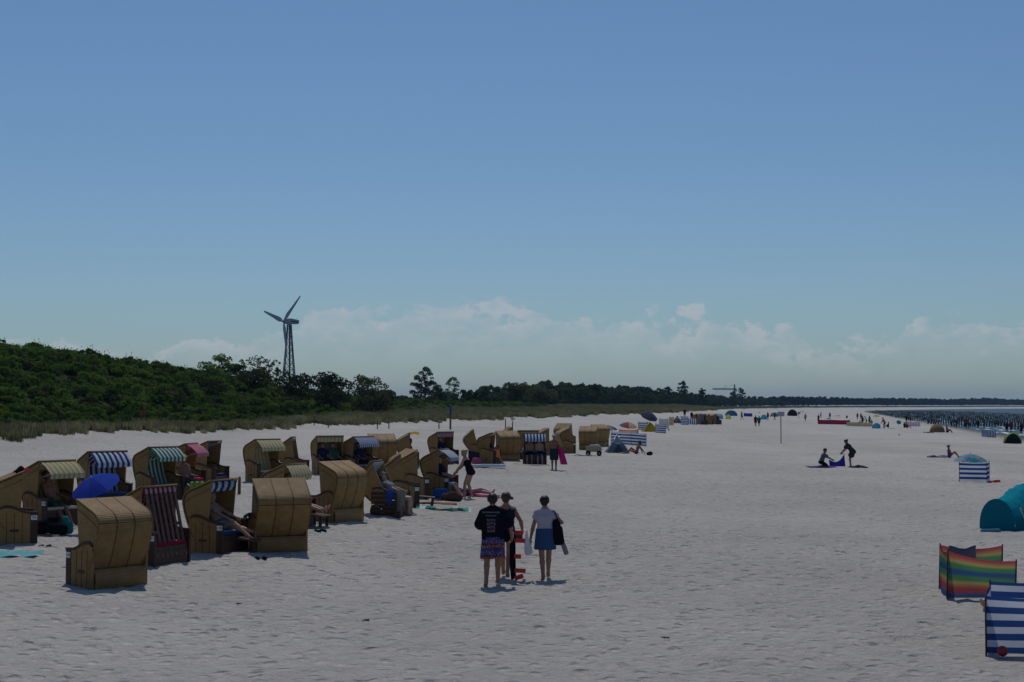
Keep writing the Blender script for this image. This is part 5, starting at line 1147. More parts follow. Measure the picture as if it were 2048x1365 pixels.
windscreen([(1238, 132), (1274, 133), (1276, 139)], 0.85, ramp_cloth('candy_screen', [(0.05, 0.1, 0.3), (0.5, 0.5, 0.35), (0.1, 0.3, 0.2), (0.55, 0.4, 0.3), (0.5, 0.12, 0.08)], 0.85), 'candy striped windscreen above the long blue one')
windscreen([(1361, 224), (1376, 222)], 1.25, WB3, 'tall blue and white screen right of the teal and red tent')
windscreen([(1375, 228), (1394, 226)], 0.95, stripes('blue_white_vert', ((0.05, 0.09, 0.25), (0.62, 0.62, 0.66)), 0.5, 0, 0.4), 'low blue and white screen just left of the distant chair cluster')
windscreen([(1487, 395), (1504, 393)], 0.9, cloth('royal_blue', (0.02, 0.05, 0.30), 0.3), 'plain royal blue windscreen far along the beach')
windscreen([(1635, 283), (1662, 281), (1699, 279)], 0.85, cloth('wine_red', (0.25, 0.015, 0.05), 0.35), 'long wine red windscreen on the open sand')
windscreen([(1692, 262), (1718, 258), (1744, 256)], 0.72, cloth('cream_screen', (0.42, 0.37, 0.22), 0.35), 'long cream windscreen right of the wine red one')
windscreen([(1809, 272), (1839, 270)], 0.85, stripes('lilac_white', ((0.36, 0.32, 0.40), (0.52, 0.50, 0.54)), 0.5, 0, 0.4), 'pale lilac striped windscreen near the water')
windscreen([(1962, 186), (1975, 182), (1990, 181)], 0.86, stripes('blue_grey_vert', ((0.08, 0.13, 0.24), (0.36, 0.42, 0.50)), 0.42, 0, 0.4), 'grey blue striped windscreen close to the surf')

# ------------------------------------------------------------------ parasols
def parasol(u, d, h, rad, cols, label, tilt=(0, 0), stripes_mat=None, pole_lean=(0, 0), name='parasol'):
    p = P3(u, d); root = empty(name, p); tag(root, label, 'parasol'); M = Matrix.Rotation(R(tilt[0]), 3, 'X') @ Matrix.Rotation(R(tilt[1]), 3, 'Y'); top = Vector((pole_lean[0], pole_lean[1], h))
    for g in range(8):
        vs = []; nr = 5; na = 5
        for i in range(nr + 1):
            for k in range(na + 1):
                q = i / nr; a = 2 * PI * (g + k / na) / 8; sc = 1 - 0.06 * math.sin(PI * k / na) * q
                vs.append(M @ Vector((math.cos(a) * rad * q * sc, math.sin(a) * rad * q * sc, 0.42 * rad * (1 - q ** 1.8) - 0.42 * rad)) + top)
        m = MB(); m.add(vs, [(i * (na + 1) + k, i * (na + 1) + k + 1, (i + 1) * (na + 1) + k + 1, (i + 1) * (na + 1) + k) for i in range(nr) for k in range(na)], None, True)
        m.build('canopy_panel', cols[g % len(cols)], root)
        a = 2 * PI * g / 8; MB().tube([M @ Vector((0, 0, -0.02 * rad)) + top, M @ Vector((math.cos(a) * rad * 0.98, math.sin(a) * rad * 0.98, -0.43 * rad)) + top], 0.006, 4).build('rib', METAL, root)
    MB().tube([(0, 0, -0.1), M @ Vector((0, 0, -0.4 * rad)) + top, M @ Vector((0, 0, 0.06)) + top], 0.014, 6).build('pole', METAL, root)
    return root
BLUEP = cloth('parasol_blue', (0.04, 0.075, 0.42), 0.35, 0.2); BLUEP2 = cloth('parasol_blue_b', (0.05, 0.095, 0.50), 0.35, 0.2)
parasol(190, 36.4, 1.34, 0.62, (BLUEP, BLUEP2), 'plain blue parasol tilted between the wicker chairs', (26, -16), pole_lean=(-0.05, 0))
def flower_mat():
    m, nt, out = new_mat('flower_print'); t = N(nt, 'ShaderNodeTexCoord'); n1 = N(nt, 'ShaderNodeTexNoise'); n1.inputs['Scale'].default_value = 2.6; n1.inputs['Detail'].default_value = 3
    n2 = N(nt, 'ShaderNodeTexNoise'); n2.inputs['Scale'].default_value = 3.4; mp = N(nt, 'ShaderNodeMapping'); mp.inputs['Location'].default_value = (3.1, 1.7, 0.4)
    nt.links.new(t.outputs['Object'], n1.inputs['Vector']); nt.links.new(t.outputs['Object'], mp.inputs[0]); nt.links.new(mp.outputs[0], n2.inputs['Vector'])
    col = mixc(nt, maprange(nt, n1.outputs[0], 0.40, 0.58), (0.05, 0.33, 0.40), (0.26, 0.52, 0.60))
    col = mixc(nt, maprange(nt, n2.outputs[0], 0.54, 0.62), col, (0.60, 0.20, 0.32)); col = mixc(nt, maprange(nt, n2.outputs[0], 0.36, 0.30), col, (0.18, 0.42, 0.12))
    cloth_shader(nt, out, col, 0.45, 0.2); return m
FLOW = flower_mat()
FL = [cloth('flower_teal', (0.05, 0.32, 0.36), 0.45), cloth('flower_aqua', (0.25, 0.50, 0.58), 0.45), cloth('flower_pink', (0.55, 0.16, 0.28), 0.45), cloth('flower_green', (0.10, 0.32, 0.12), 0.45)]
parasol(1939, 72.2, 1.27, 0.82, (FLOW,), 'teal and pink flowered parasol over the small blue windscreen', (4, 0))
GP = cloth('parasol_grey', (0.075, 0.08, 0.11), 0.25); GP2 = cloth('parasol_grey_b', (0.09, 0.095, 0.125), 0.25)
parasol(1300, 182, 1.95, 1.15, (GP, GP2), 'big charcoal grey parasol standing behind the yellow tent', (28, 18))
CND = [cloth('candy_%d' % i, c, 0.45) for i, c in enumerate(((0.55, 0.12, 0.08), (0.58, 0.54, 0.44), (0.55, 0.42, 0.12), (0.5, 0.2, 0.16), (0.12, 0.2, 0.36)))]
parasol(1257, 136, 1.45, 0.85, CND, 'red, cream and yellow parasol above the candy striped windscreen', (14, 6))
parasol(1216, 112, 1.55, 0.72, (cloth('lilac_a', (0.36, 0.30, 0.36), 0.4), cloth('lilac_b', (0.06, 0.07, 0.16), 0.4)), 'lilac and navy parasol beside the last wicker chair', (6, 0))
parasol(1675, 290, 1.75, 0.62, (cloth('pgreen', (0.08, 0.42, 0.12), 0.45), WHITE), 'bright green and white parasol behind the wine red windscreen')
parasol(1656, 288, 1.15, 0.55, (cloth('pblue', (0.06, 0.22, 0.42), 0.45),), 'light blue parasol low behind the wine red windscreen')
parasol(1752, 300, 1.75, 0.75, (cloth('plime', (0.34, 0.42, 0.04), 0.45),), 'lime yellow parasol behind the cream windscreen')
parasol(1797, 254, 0.95, 0.42, (cloth('pteal', (0.02, 0.26, 0.30), 0.4),), 'small teal parasol left of the pale lilac windscreen', (60, 0))
parasol(1603, 430, 1.9, 0.9, (cloth('porange', (0.55, 0.28, 0.12), 0.45), WHITE), 'orange and white parasol far off by the dune foot')
parasol(1517, 390, 1.3, 0.6, (cloth('pbl', (0.06, 0.2, 0.45), 0.4), cloth('pye', (0.6, 0.55, 0.1), 0.4), WHITE), 'blue, yellow and white parasol far left of the white board')

# ------------------------------------------------------------------ beach tents
def dome_tent(u, d, w, h, cols, label, rz=0, depth=None, name='beach_tent', open_front=True):
    """half-dome pop-up shelter, its mouth towards local -y"""
    p = P3(u, d); root = empty(name, p, R(rz)); tag(root, label, 'tent'); depth = depth or w * 0.6; n = len(cols); na = 20
    for g in range(n):
        vs = []; a0, a1 = PI * g / n, PI * (g + 1) / n
        for i in range(na + 1):
            t = PI * i / na
            for k in range(5):
                a = a0 + (a1 - a0) * k / 4
                # ribs fan from the two side corners: angle a tips the hoop from the mouth to the back
                c, s_ = math.cos(t), math.sin(t); tip = R(-18) + (a / PI) * R(108)
                vs.append((c * w / 2, s_ * math.sin(tip) * depth, max(0.0, s_ * math.cos(tip)) * h + 0.01))
        m = MB(); m.add(vs, [(i * 5 + k, i * 5 + k + 1, (i + 1) * 5 + k + 1, (i + 1) * 5 + k) for i in range(na) for k in range(4)], None, True); m.build('tent_panel', cols[g], root)
    for a in (R(-18),):
        MB().tube([(math.cos(PI * i / 16) * w / 2, math.sin(PI * i / 16) * math.sin(a) * depth, math.sin(PI * i / 16) * math.cos(a) * h + 0.01) for i in range(17)], 0.012, 5).build('tent_pole', METAL, root)
    MB().box((0, depth * 0.4, 0.015), (w * 0.95, depth * 0.9, 0.02)).build('ground_sheet', plain('ground_sheet', (0.05, 0.06, 0.08), 0.7), root)
    return root
def cl(c, t=0.4): return cloth('tent_%02x%02x%02x' % tuple(int(255 * q) for q in c), c, t, 0.5, 5)
def ridge_tent(u, d, w, h, col, dark, label, rz=0, band=None):
    """pointed shelter with a split entrance: two swept front flaps, back and sides"""
    p = P3(u, d); root = empty('beach_tent', p, R(rz)); tag(root, label, 'tent'); ap = Vector((0, 0.15, h)); c = [Vector((-w / 2, -0.45, 0)), Vector((w / 2, -0.45, 0)), Vector((w / 2 * 0.9, 0.75, 0)), Vector((-w / 2 * 0.9, 0.75, 0))]
    def panel(pts, mat, nm, push=0.06):
        # triangle fan grid with a slight inward sweep
        a, b, t = pts; vs = []; n = 8; cen = Vector((0, 0.15, h * 0.3))
        for i in range(n + 1):
            for k in range(n + 1):
                q = i / n; e = a.lerp(b, k / n); x = e.lerp(t, q); x = x + (cen - x).normalized() * push * math.sin(PI * q) * 1.0; vs.append(x)
        m = MB(); m.add(vs, [(i * (n + 1) + k, i * (n + 1) + k + 1, (i + 1) * (n + 1) + k + 1, (i + 1) * (n + 1) + k) for i in range(n) for k in range(n)], None, True); m.build(nm, mat, root)
    panel((c[1], c[2], ap), col, 'side_panel'); panel((c[2], c[3], ap), dark, 'back_panel'); panel((c[3], c[0], ap), col, 'side_panel')
    m0 = Vector((0, -0.32, h * 0.5))
    panel((c[0], c[0].lerp(c[1], 0.24), m0), col, 'door_flap', 0.02); panel((c[0].lerp(c[1], 0.76), c[1], m0), col, 'door_flap', 0.02)
    panel((c[0].lerp(ap, 0.55), c[1].lerp(ap, 0.55), ap), band or col, 'front_top', 0.0)
    m = MB(); m.add([c[0].lerp(ap, 0.55), c[1].lerp(ap, 0.55), m0], [(0, 1, 2)]); m.build('front_band', band or col, root)
    m = MB(); m.add([c[0] * 0.98, m0, c[0].lerp(ap, 0.56)], [(0, 1, 2)]); m.build('door_flap', col, root); m = MB(); m.add([c[1] * 0.98, c[1].lerp(ap, 0.56), m0], [(0, 1, 2)]); m.build('door_flap', col, root)
    for q in c: MB().tube([q, q.lerp(ap, 0.5) + Vector((0, 0, 0.02)), ap], 0.01, 5).build('tent_pole', METAL, root)
    return root
ridge_tent(1234, 99.5, 1.55, 1.2, cl((0.12, 0.17, 0.23), 0.25), cl((0.05, 0.08, 0.12), 0.15), 'grey blue pointed beach tent with a dark split entrance', 8, cl((0.40, 0.46, 0.54)))
ridge_tent(1300, 167, 1.9, 1.15, cl((0.42, 0.36, 0.03), 0.45), cl((0.30, 0.22, 0.02), 0.3), 'yellow beach tent with an open front', 18)
ridge_tent(1354, 238, 1.7, 1.25, cl((0.02, 0.26, 0.26), 0.4), cl((0.35, 0.03, 0.08), 0.4), 'teal and red beach tent before the striped screens', -25, cl((0.35, 0.5, 0.25)))
dome_tent(1439, 318, 1.6, 1.05, (cl((0.08, 0.25, 0.48)), cl((0.10, 0.30, 0.55))), 'light blue dome tent right of the distant chair cluster', 20)
dome_tent(1456, 322, 1.2, 1.0, (cl((0.34, 0.46, 0.03)), cl((0.40, 0.52, 0.05))), 'lime green dome tent right of the light blue dome', -10)
dome_tent(1462, 400, 3.3, 1.5, (cl((0.02, 0.08, 0.2)), cl((0.025, 0.10, 0.25))), 'wide navy blue tent behind the lime dome', 0)
dome_tent(1527, 338, 1.45, 1.1, (cl((0.02, 0.24, 0.42)), cl((0.03, 0.28, 0.48))), 'cyan blue dome tent standing alone on the sand', 10)
dome_tent(1548, 420, 2.4, 1.2, (cl((0.20, 0.27, 0.34)), cl((0.12, 0.18, 0.25))), 'grey blue low tent behind the cyan dome', 0)
dome_tent(1752, 238, 1.35, 0.85, (cl((0.02, 0.20, 0.38)), cl((0.03, 0.26, 0.45))), 'blue dome at the right end of the cream windscreen', 15)
dome_tent(1873, 213, 2.1, 1.15, (cl((0.20, 0.15, 0.10), 0.3), cl((0.28, 0.20, 0.11), 0.3), cl((0.24, 0.17, 0.09), 0.3)), 'sandy brown dome tent near the surf', 160)
dome_tent(2024, 152, 1.8, 1.12, (cl((0.34, 0.46, 0.02)), cl((0.012, 0.05, 0.09), 0.05), cl((0.012, 0.04, 0.04), 0.05)), 'lime and blue dome tent with a dark mouth by the surf', 5)  # shade inside the mouth is put into the near-black colour of the back panels
dome_tent(1584, 470, 3.2, 2.1, (cl((0.02, 0.022, 0.03), 0.1),), 'black marquee far off at the dune foot', 0)
# teal tunnel shelter at the right
p = P3(1990, 43.2); tt = empty('tunnel_tent', p, R(34)); tag(tt, 'large turquoise tunnel tent with a grey mesh window and cords', 'tent')
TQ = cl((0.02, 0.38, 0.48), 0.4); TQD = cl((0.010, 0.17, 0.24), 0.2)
arcs = [(0.0, 0.60, 0.86, 0.0), (0.30, 0.64, 0.88, 0.0), (0.62, 0.68, 0.98, 0.02), (0.95, 0.70, 1.18, 0.03), (1.25, 0.70, 1.26, 0.03), (1.7, 0.66, 1.12, 0.0), (2.3, 0.58, 0.75, 0.0)]
vs = []; na = 24
rr = np.random.default_rng(4)
for i in range(len(arcs) * 3 - 2):
    q = i / 3; k = min(int(q), len(arcs) - 2); f = q - k; A0, A1 = arcs[k], arcs[k + 1]; ar = [A0[j] + (A1[j] - A0[j]) * f for j in range(4)]
    for j in range(na + 1):
        t = PI * j / na; wr = 1 + 0.035 * math.sin(3.1 * q * 2.3 + 5 * t) * math.sin(2 * t) + 0.02 * math.sin(17 * t + 4 * q)
        vs.append((ar[0] + 0.03 * math.sin(9 * t), -math.cos(t) * ar[1] * wr, math.sin(t) ** 0.8 * ar[2] * wr + 0.01))
m = MB(); ni = len(arcs) * 3 - 2; m.add(vs, [(i * (na + 1) + j, (i + 1) * (na + 1) + j, (i + 1) * (na + 1) + j + 1, i * (na + 1) + j + 1) for i in range(ni - 1) for j in range(na)], None, True); m.build('tent_skin', TQ, tt)
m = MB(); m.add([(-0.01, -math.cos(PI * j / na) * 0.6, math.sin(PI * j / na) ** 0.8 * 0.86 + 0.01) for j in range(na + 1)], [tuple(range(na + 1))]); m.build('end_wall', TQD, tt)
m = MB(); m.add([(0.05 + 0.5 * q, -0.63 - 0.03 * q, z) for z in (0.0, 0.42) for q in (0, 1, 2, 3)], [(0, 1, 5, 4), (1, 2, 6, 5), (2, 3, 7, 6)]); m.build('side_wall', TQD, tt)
MB().box((1.15, -0.715, 0.50), (0.75, 0.012, 0.24)).build('mesh_window', plain('grey_mesh', (0.16, 0.15, 0.16), 0.8), tt)
CORD = plain('lime_cord', (0.35, 0.42, 0.12), 0.6)
MB().tube([(0.32, -0.55, 0.66), (0.05, -1.05, 0.0)], 0.006, 5).build('guy_cord', CORD, tt); MB().tube([(0.35, -0.56, 0.66), (0.95, -0.95, 0.0)], 0.006, 5).build('guy_cord', CORD, tt)
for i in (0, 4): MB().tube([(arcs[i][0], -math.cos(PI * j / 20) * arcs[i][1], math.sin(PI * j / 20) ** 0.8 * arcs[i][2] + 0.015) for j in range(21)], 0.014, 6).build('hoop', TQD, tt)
sdf_thing('sandbag', [(A_([-0.25, 0, 0.04]), A_([0.2, 0, 0.05]), 0.06, 0.07, 0.04)], 0.02, cl((0.10, 0.22, 0.28), 0.1), 'blue grey sandbag at the left corner of the turquoise tent', 'bag', P3(1978, 42.2))

# ------------------------------------------------------------------ cart, board, bags, towels, posts and signs
hc_ = empty('handcart', P3(1187, 93), R(-4)); tag(hc_, 'beige fabric handcart with four dark wheels', 'handcart'); BEI = cloth('cart_canvas', (0.40, 0.32, 0.21), 0.1)
m = MB(); m.prism([(-0.26, 0.24), (0.26, 0.24), (0.30, 0.58), (-0.30, 0.58)], -0.48, 0.48); m.build('cart_body', BEI, hc_)
for x in (-0.34, 0.34):
    for y in (-0.32, 0.32):
        w_ = MB(); w_.tube([(x, y - 0.04, 0.15), (x, y + 0.04, 0.15)], 0.155, 16); wo_ = w_.build('wheel', BLACK, hc_); h_ = MB(); h_.tube([(x, y - 0.045, 0.15), (x, y + 0.045, 0.15)], 0.05, 10); h_.build('hub', METAL, wo_)
MB().tube([(0.48, 0, 0.35), (0.75, 0, 0.75), (0.78, -0.1, 0.80), (0.78, 0.1, 0.80)], 0.015, 6).build('handle', METAL, hc_)
sdf_thing('folded_towels', [(A_([-0.2, 0, 0.62]), A_([0.15, 0, 0.62]), 0.06, 0.075, 0.05), (A_([0.2, 0.05, 0.62]), A_([0.35, 0, 0.6]), 0.09, 0.07, 0.05)], 0.02, WHITE, 'white towels heaped in the handcart', 'towel', P3(1187, 93))
bd = empty('paddle_board', P3(977, 73.2), R(-2)); tag(bd, 'white and pale blue board lying on the sand before the chairs', 'board')
out_ = [(0.85 * math.copysign(abs(math.cos(t)) ** 0.55, math.cos(t)), 0.30 * math.copysign(abs(math.sin(t)) ** 0.8, math.sin(t))) for t in np.linspace(0, 2 * PI, 28, endpoint=False)]
m = MB(); n_ = len(out_); m.add([(x, y, z) for z in (0.05, 0.16) for x, y in out_], [tuple(range(n_ - 1, -1, -1)), tuple(range(n_, 2 * n_))] + [(i, (i + 1) % n_, (i + 1) % n_ + n_, i + n_) for i in range(n_)]); m.build('board_hull', plain('board_white', (0.58, 0.64, 0.72), 0.35), bd)
m = MB(); m.box((0.1, 0, 0.165), (0.9, 0.42, 0.012)); m.build('deck_pad', plain('board_pad', (0.30, 0.42, 0.58), 0.7), bd)
sdf_thing('blue_cool_bag', [(A_([x, 0, 0.06]), A_([x * 0.95, 0, 0.27]), 0.07, 0.065, 0.05) for x in (-0.19, -0.06, 0.06, 0.19)], 0.015, cloth('bag_blue', (0.02, 0.08, 0.32), 0.1), 'bright blue bag standing against chair 155', 'bag', P3(882, 51.2))
sdf_thing('brown_bag', [(A_([-0.22, 0, 0.13]), A_([0.22, 0, 0.12]), 0.15, 0.14, 0.08), (A_([0, 0.02, 0.22]), A_([0.1, 0, 0.24]), 0.12, 0.09, 0.08)], 0.018, cloth('bag_brown', (0.09, 0.055, 0.04), 0.05), 'round brown bag on the sand in front of the lying woman', 'bag', P3(904, 50.0))
towel(895, 50.0, 0.5, 0.9, 3, NAVY, 'navy mat under the round brown bag', seed=12, h=0.015)
towel(888, 46.4, 0.8, 1.7, 2, stripes('mint_white', ((0.10, 0.36, 0.28), (0.60, 0.66, 0.62), (0.05, 0.2, 0.18)), 0.5, 0, 0.1), 'mint and white crumpled towel on the sand', seed=14, h=0.06)
towel(868, 48.6, 0.4, 1.5, 2, cloth('rust_towel', (0.28, 0.13, 0.08), 0.1), 'long rust coloured mat by chair 153', seed=15, h=0.015)
towel(32, 32.2, 0.9, 1.1, 3, cloth('aqua_towel', (0.16, 0.42, 0.46), 0.1), 'aqua towel on the sand before chair 99', seed=16, h=0.03)
towel(1160, 92.5, 0.5, 1.4, 2, WHITE, 'white towel on the sand left of the handcart', seed=17, h=0.04)
towel(1856, 206, 0.8, 1.4, 2, BLACK, 'dark mat on the sand before the brown tent', seed=18, h=0.05)
towel(1063, 77.5, 0.25, 1.9, 1, cloth('brown_mat', (0.12, 0.10, 0.08), 0.05), 'thin brown mat lying before the blue awning pair', seed=19, h=0.01)
towel(1782, 236, 0.6, 1.1, 0, cl((0.03, 0.30, 0.36)), 'cyan mat beside the stooping red bather', seed=20, h=0.03)
for i, (u, d, lab) in enumerate(((94, 33.6, 'dark flip-flops on the sand before chair 99'), (525, 32.9, 'dark sandals below the footrest of chair 148'), (643, 38.2, 'dark sandals by the footrest of chair 150'))):
    e = empty('pair_of_sandals', P3(u, d, 0.03), R(20 * i)); tag(e, lab, 'sandals')
    for x in (-0.08, 0.08): link('sandal', sdf_mesh('sandal', [(A_([x, -0.1, 0.0]), A_([x, 0.12, -0.005]), 0.034, 0.038, 0.02)], 0.012), e, BLACK)
# cloths hung on the chairs
def on_chair(key, fn, nu, nv_, mat, name, label, cat='towel'):
    c = CH[key]; M = Matrix.Translation(c.location) @ Matrix.Rotation(c.rotation_euler.z, 4, 'Z')
    o = sheet(name, lambda a_, b_: tuple(M @ Vector(fn(a_, b_))), nu, nv_, mat); tag(o, label, cat); return o
def blob_on(key, prims, mat, name, label, cat): c = CH[key]; o = link(name, sdf_mesh(name, prims, 0.015), None, mat, c.location, c.rotation_euler.z); tag(o, label, cat)
blob_on('A', [(A_([-0.3, 0.0, 1.58]), A_([-0.1, 0.08, 1.64]), 0.06, 0.07, 0.05), (A_([-0.05, 0.1, 1.66]), A_([0.25, 0.05, 1.64]), 0.08, 0.07, 0.05), (A_([0.2, 0.08, 1.7]), A_([0.35, 0.0, 1.62]), 0.06, 0.05, 0.05)], BLACK, 'dark_clothes', 'dark clothes heaped on the roof of chair 99', 'clothes')
on_chair('A', lambda a_, b_: (0.1 + 0.4 * a_, 0.0 + 0.22 * b_ + 0.02 * math.sin(8 * a_), 1.60 + 0.09 * b_ + (0.02 * math.sin(9 * a_)) - 0.30 * max(0, a_ - 0.85)), 10, 8, REDC, 'red_towel', 'dark red towel on the roof of chair 99')
on_chair('J', lambda a_, b_: (-0.62 + (a_ - 0.5) * 0.24 * (1 if abs(a_ - 0.5) < 0.3 else 0.9), -0.02 + 0.50 * b_, 0.90 - 0.10 * b_ - 0.36 * max(0, abs(a_ - 0.5) - 0.2) * 2), 11, 8, fabm((0.035, 0.04, 0.05)), 'dark_cloth', 'dark grey cloth over the armrest of the tilted chair', 'cloth')
on_chair('P', lambda a_, b_: (0.65 + 0.03 * math.sin(5 * a_), 0.02 + 0.30 * a_ - 0.1 * (1 - b_) * a_, 0.80 - 0.45 * (1 - b_) * (0.5 + 0.5 * math.sin(PI * a_))), 9, 9, cloth('bag_cobalt', (0.03, 0.07, 0.30), 0.2), 'blue_bag', 'crumpled blue bag hanging on the slatted chair', 'bag')
on_chair('P', lambda a_, b_: (0.66 + 0.04 * math.sin(6 * a_), 0.34 + 0.24 * a_, 0.80 - 0.62 * (1 - b_) * (0.85 + 0.15 * math.sin(7 * a_))), 9, 9, cloth('towel_greygreen', (0.16, 0.17, 0.15), 0.2), 'grey_towel', 'grey green towel hanging from the slatted chair')
on_chair('S', lambda a_, b_: (-0.4 + 0.8 * a_, 0.02 + 0.42 * b_, 1.60 + 0.06 * math.sin(5 * a_) + (0.06 - 0.2 * (b_ - 0.5) ** 2)), 10, 8, cloth('yellow_cloth', (0.55, 0.36, 0.07), 0.4), 'yellow_cloth', 'yellow cloth on the roof of the wicker chair in the back row', 'cloth')
on_chair('V', lambda a_, b_: (0.45 + 0.12 * a_, 0.36 + 0.25 * b_, 0.42 + 0.42 * a_ * (1 - 0.3 * b_)), 8, 8, cloth('orange_towel', (0.42, 0.12, 0.04), 0.35), 'orange_towel', 'orange towel at the front of the wicker chair by the board')
lb = sdf_thing('lime_cool_box', [(A_([x, y, 0.06]), A_([x, y, 0.38]), 0.05, 0.05, 0.06) for x in (-0.16, 0, 0.16) for y in (-0.1, 0.1)], 0.02, plain('lime_plastic', (0.16, 0.36, 0.02), 0.5), 'lime green cool box beside the green awning chair', 'cool box', P3(396, 46.8, 0.12))
sdf_thing('yellow_bucket', [(A_([0, 0, 0.05]), A_([0, 0, 0.20]), 0.08, 0.11, 0.02)], 0.015, plain('yellow_plastic', (0.60, 0.55, 0.03), 0.5), 'yellow bucket behind chair 148', 'bucket', P3(404, 35.6))
sdf_thing('white_ball', [(A_([0, 0, 0.11]), A_([0.001, 0, 0.11]), 0.12, 0.12, 0.01)], 0.015, WHITE, 'small white ball alone on the sand', 'ball', P3(1797, 182))
sdf_thing('beach_bags', [(A_([-0.32, 0, 0.16]), A_([-0.1, 0, 0.2]), 0.16, 0.17, 0.06), (A_([0.1, -0.05, 0.15]), A_([0.3, -0.05, 0.14]), 0.15, 0.14, 0.06), (A_([0.0, 0.05, 0.34]), A_([0.12, 0.02, 0.36]), 0.10, 0.08, 0.06)], 0.02, BLACK, 'heap of black beach bags between chairs 99 and 100', 'bag', P3(104, 35.9))
sdf_thing('teal_bag', [(A_([0, 0, 0.12]), A_([0.02, 0, 0.36]), 0.12, 0.09, 0.05), (A_([0.12, 0, 0.1]), A_([0.12, 0, 0.25]), 0.09, 0.08, 0.05)], 0.02, cloth('bag_teal', (0.03, 0.22, 0.20), 0.1), 'teal bag standing beside the black bags', 'bag', P3(133, 36.0))
sdf_thing('flowered_basket', [(A_([-0.14, 0, 0.1]), A_([0.14, 0, 0.1]), 0.12, 0.12, 0.04), (A_([-0.12, 0, 0.26]), A_([0.12, 0, 0.26]), 0.09, 0.09, 0.05)], 0.02, MATS.get('flower_pink') or PURP, 'pink basket on the sand left of the orange towel chair', 'basket', P3(953, 76.2))
nb = sheet('hanging_towel', lambda q, v: (P3(950, 77.5).x - 0.35 + 0.7 * q, 77.6 + 0.05 * math.sin(7 * q), P3(950, 77.5).z + 0.04 + v * (0.62 - 0.15 * q)), 9, 9, NAVY); tag(nb, 'navy towel hanging left of the orange towel chair', 'towel')
# posts along the dune foot
def post(u, d, h, label, mat=WOOD, w=0.05, top=None):
    p = P3(u, d); root = empty('wooden_post', p); tag(root, label, 'post', 'posts along the dune foot')
    MB().tube([(0, 0, -0.3), (0.01, 0, h)], [w * 1.1, w], 8).build('shaft', mat, root); m = MB(); m.tube([(0.01, 0, h), (0.01, 0, h + 0.04)], [w, w * 0.4], 8); m.build('chamfered_top', mat, root)
    if top is not None: MB().tube([(0.01, 0, h * 0.62), (0.01, 0, h + 0.06)], w * 1.25, 8).build('painted_top', top, root)
post(480, 49.5, 0.55, 'short wooden post just behind the hood of chair 148')
post(629, 141, 1.0, 'taller wooden post of the pair left of the dark bushes foot')
post(657, 141, 0.75, 'shorter wooden post of the pair left of the dark bushes foot')
post(755, 144, 0.9, 'taller wooden post of the pair below the wind-bent tree')
post(778, 145, 0.75, 'shorter wooden post of the pair below the wind-bent tree')
post(878, 150, 0.95, 'thin wooden post left of the blue topped post')
post(901, 150, 2.35, 'tall wooden post with a blue painted top at the dune foot', WOOD, 0.09, plain('post_blue', (0.02, 0.04, 0.14), 0.5))
post(1011, 152, 1.2, 'taller dark post of the pair behind the blue awning chair', BROWN, 0.05)
post(1025, 150, 1.0, 'shorter dark post of the pair behind the blue awning chair', BROWN, 0.05)
rp = empty('red_marker_post', P3(289, 112), 0); tag(rp, 'red marker post standing in the shrubs on the dune', 'post'); MB().tube([(0, 0, -0.2), (0, 0, 1.5)], 0.07, 8).build('shaft', plain('red_paint', (0.30, 0.02, 0.03), 0.5), rp); MB().box((0, 0, 1.35), (0.2, 0.05, 0.35)).build('marker_board', plain('red_paint', (0.3, 0.02, 0.03), 0.5), rp)
sg = empty('notice_board', P3(1561, 138), 0); tag(sg, 'white notice board on a tall dark pole in the open sand', 'sign')
MB().tube([(0, 0, -0.3), (0, 0, 2.75)], 0.04, 8).build('pole', DPOLE, sg); MB().box((0.0, -0.06, 2.70), (0.64, 0.03, 0.42)).build('board', plain('board_grey', (0.36, 0.36, 0.40), 0.6), sg); MB().box((0, -0.03, 2.70), (0.5, 0.03, 0.05)).build('bracket', METAL, sg)
sg = empty('notice_board', P3(1597, 395), 0); tag(sg, 'small pale sign on a red pole, farther off than the white board', 'sign')
MB().tube([(0, 0, -0.3), (0, 0, 1.75)], 0.06, 8).build('pole', plain('red_paint', (0.3, 0.02, 0.03), 0.5), sg); MB().box((0, -0.08, 1.45), (0.75, 0.03, 0.6)).build('board', plain('board_grey', (0.36, 0.36, 0.40), 0.6), sg)
for i, (u, d) in enumerate(((735, 24.4), (1330, 22.6), (480, 26.5))):
    q = empty('seaweed_scrap', P3(u, d, 0.03), 0.7 * i); tag(q, 'dark scrap of dry seaweed on the trampled sand', 'seaweed', 'seaweed scraps on the sand'); rr = np.random.default_rng(i)
    link('strands', sdf_mesh('strands', [(A_([*rr.uniform(-0.06, 0.06, 2), -0.015]), A_([*rr.uniform(-0.07, 0.07, 2), -0.008]), 0.010, 0.006, 0.01) for _ in range(6)], 0.008), q, plain('seaweed', (0.02, 0.02, 0.018), 0.8))

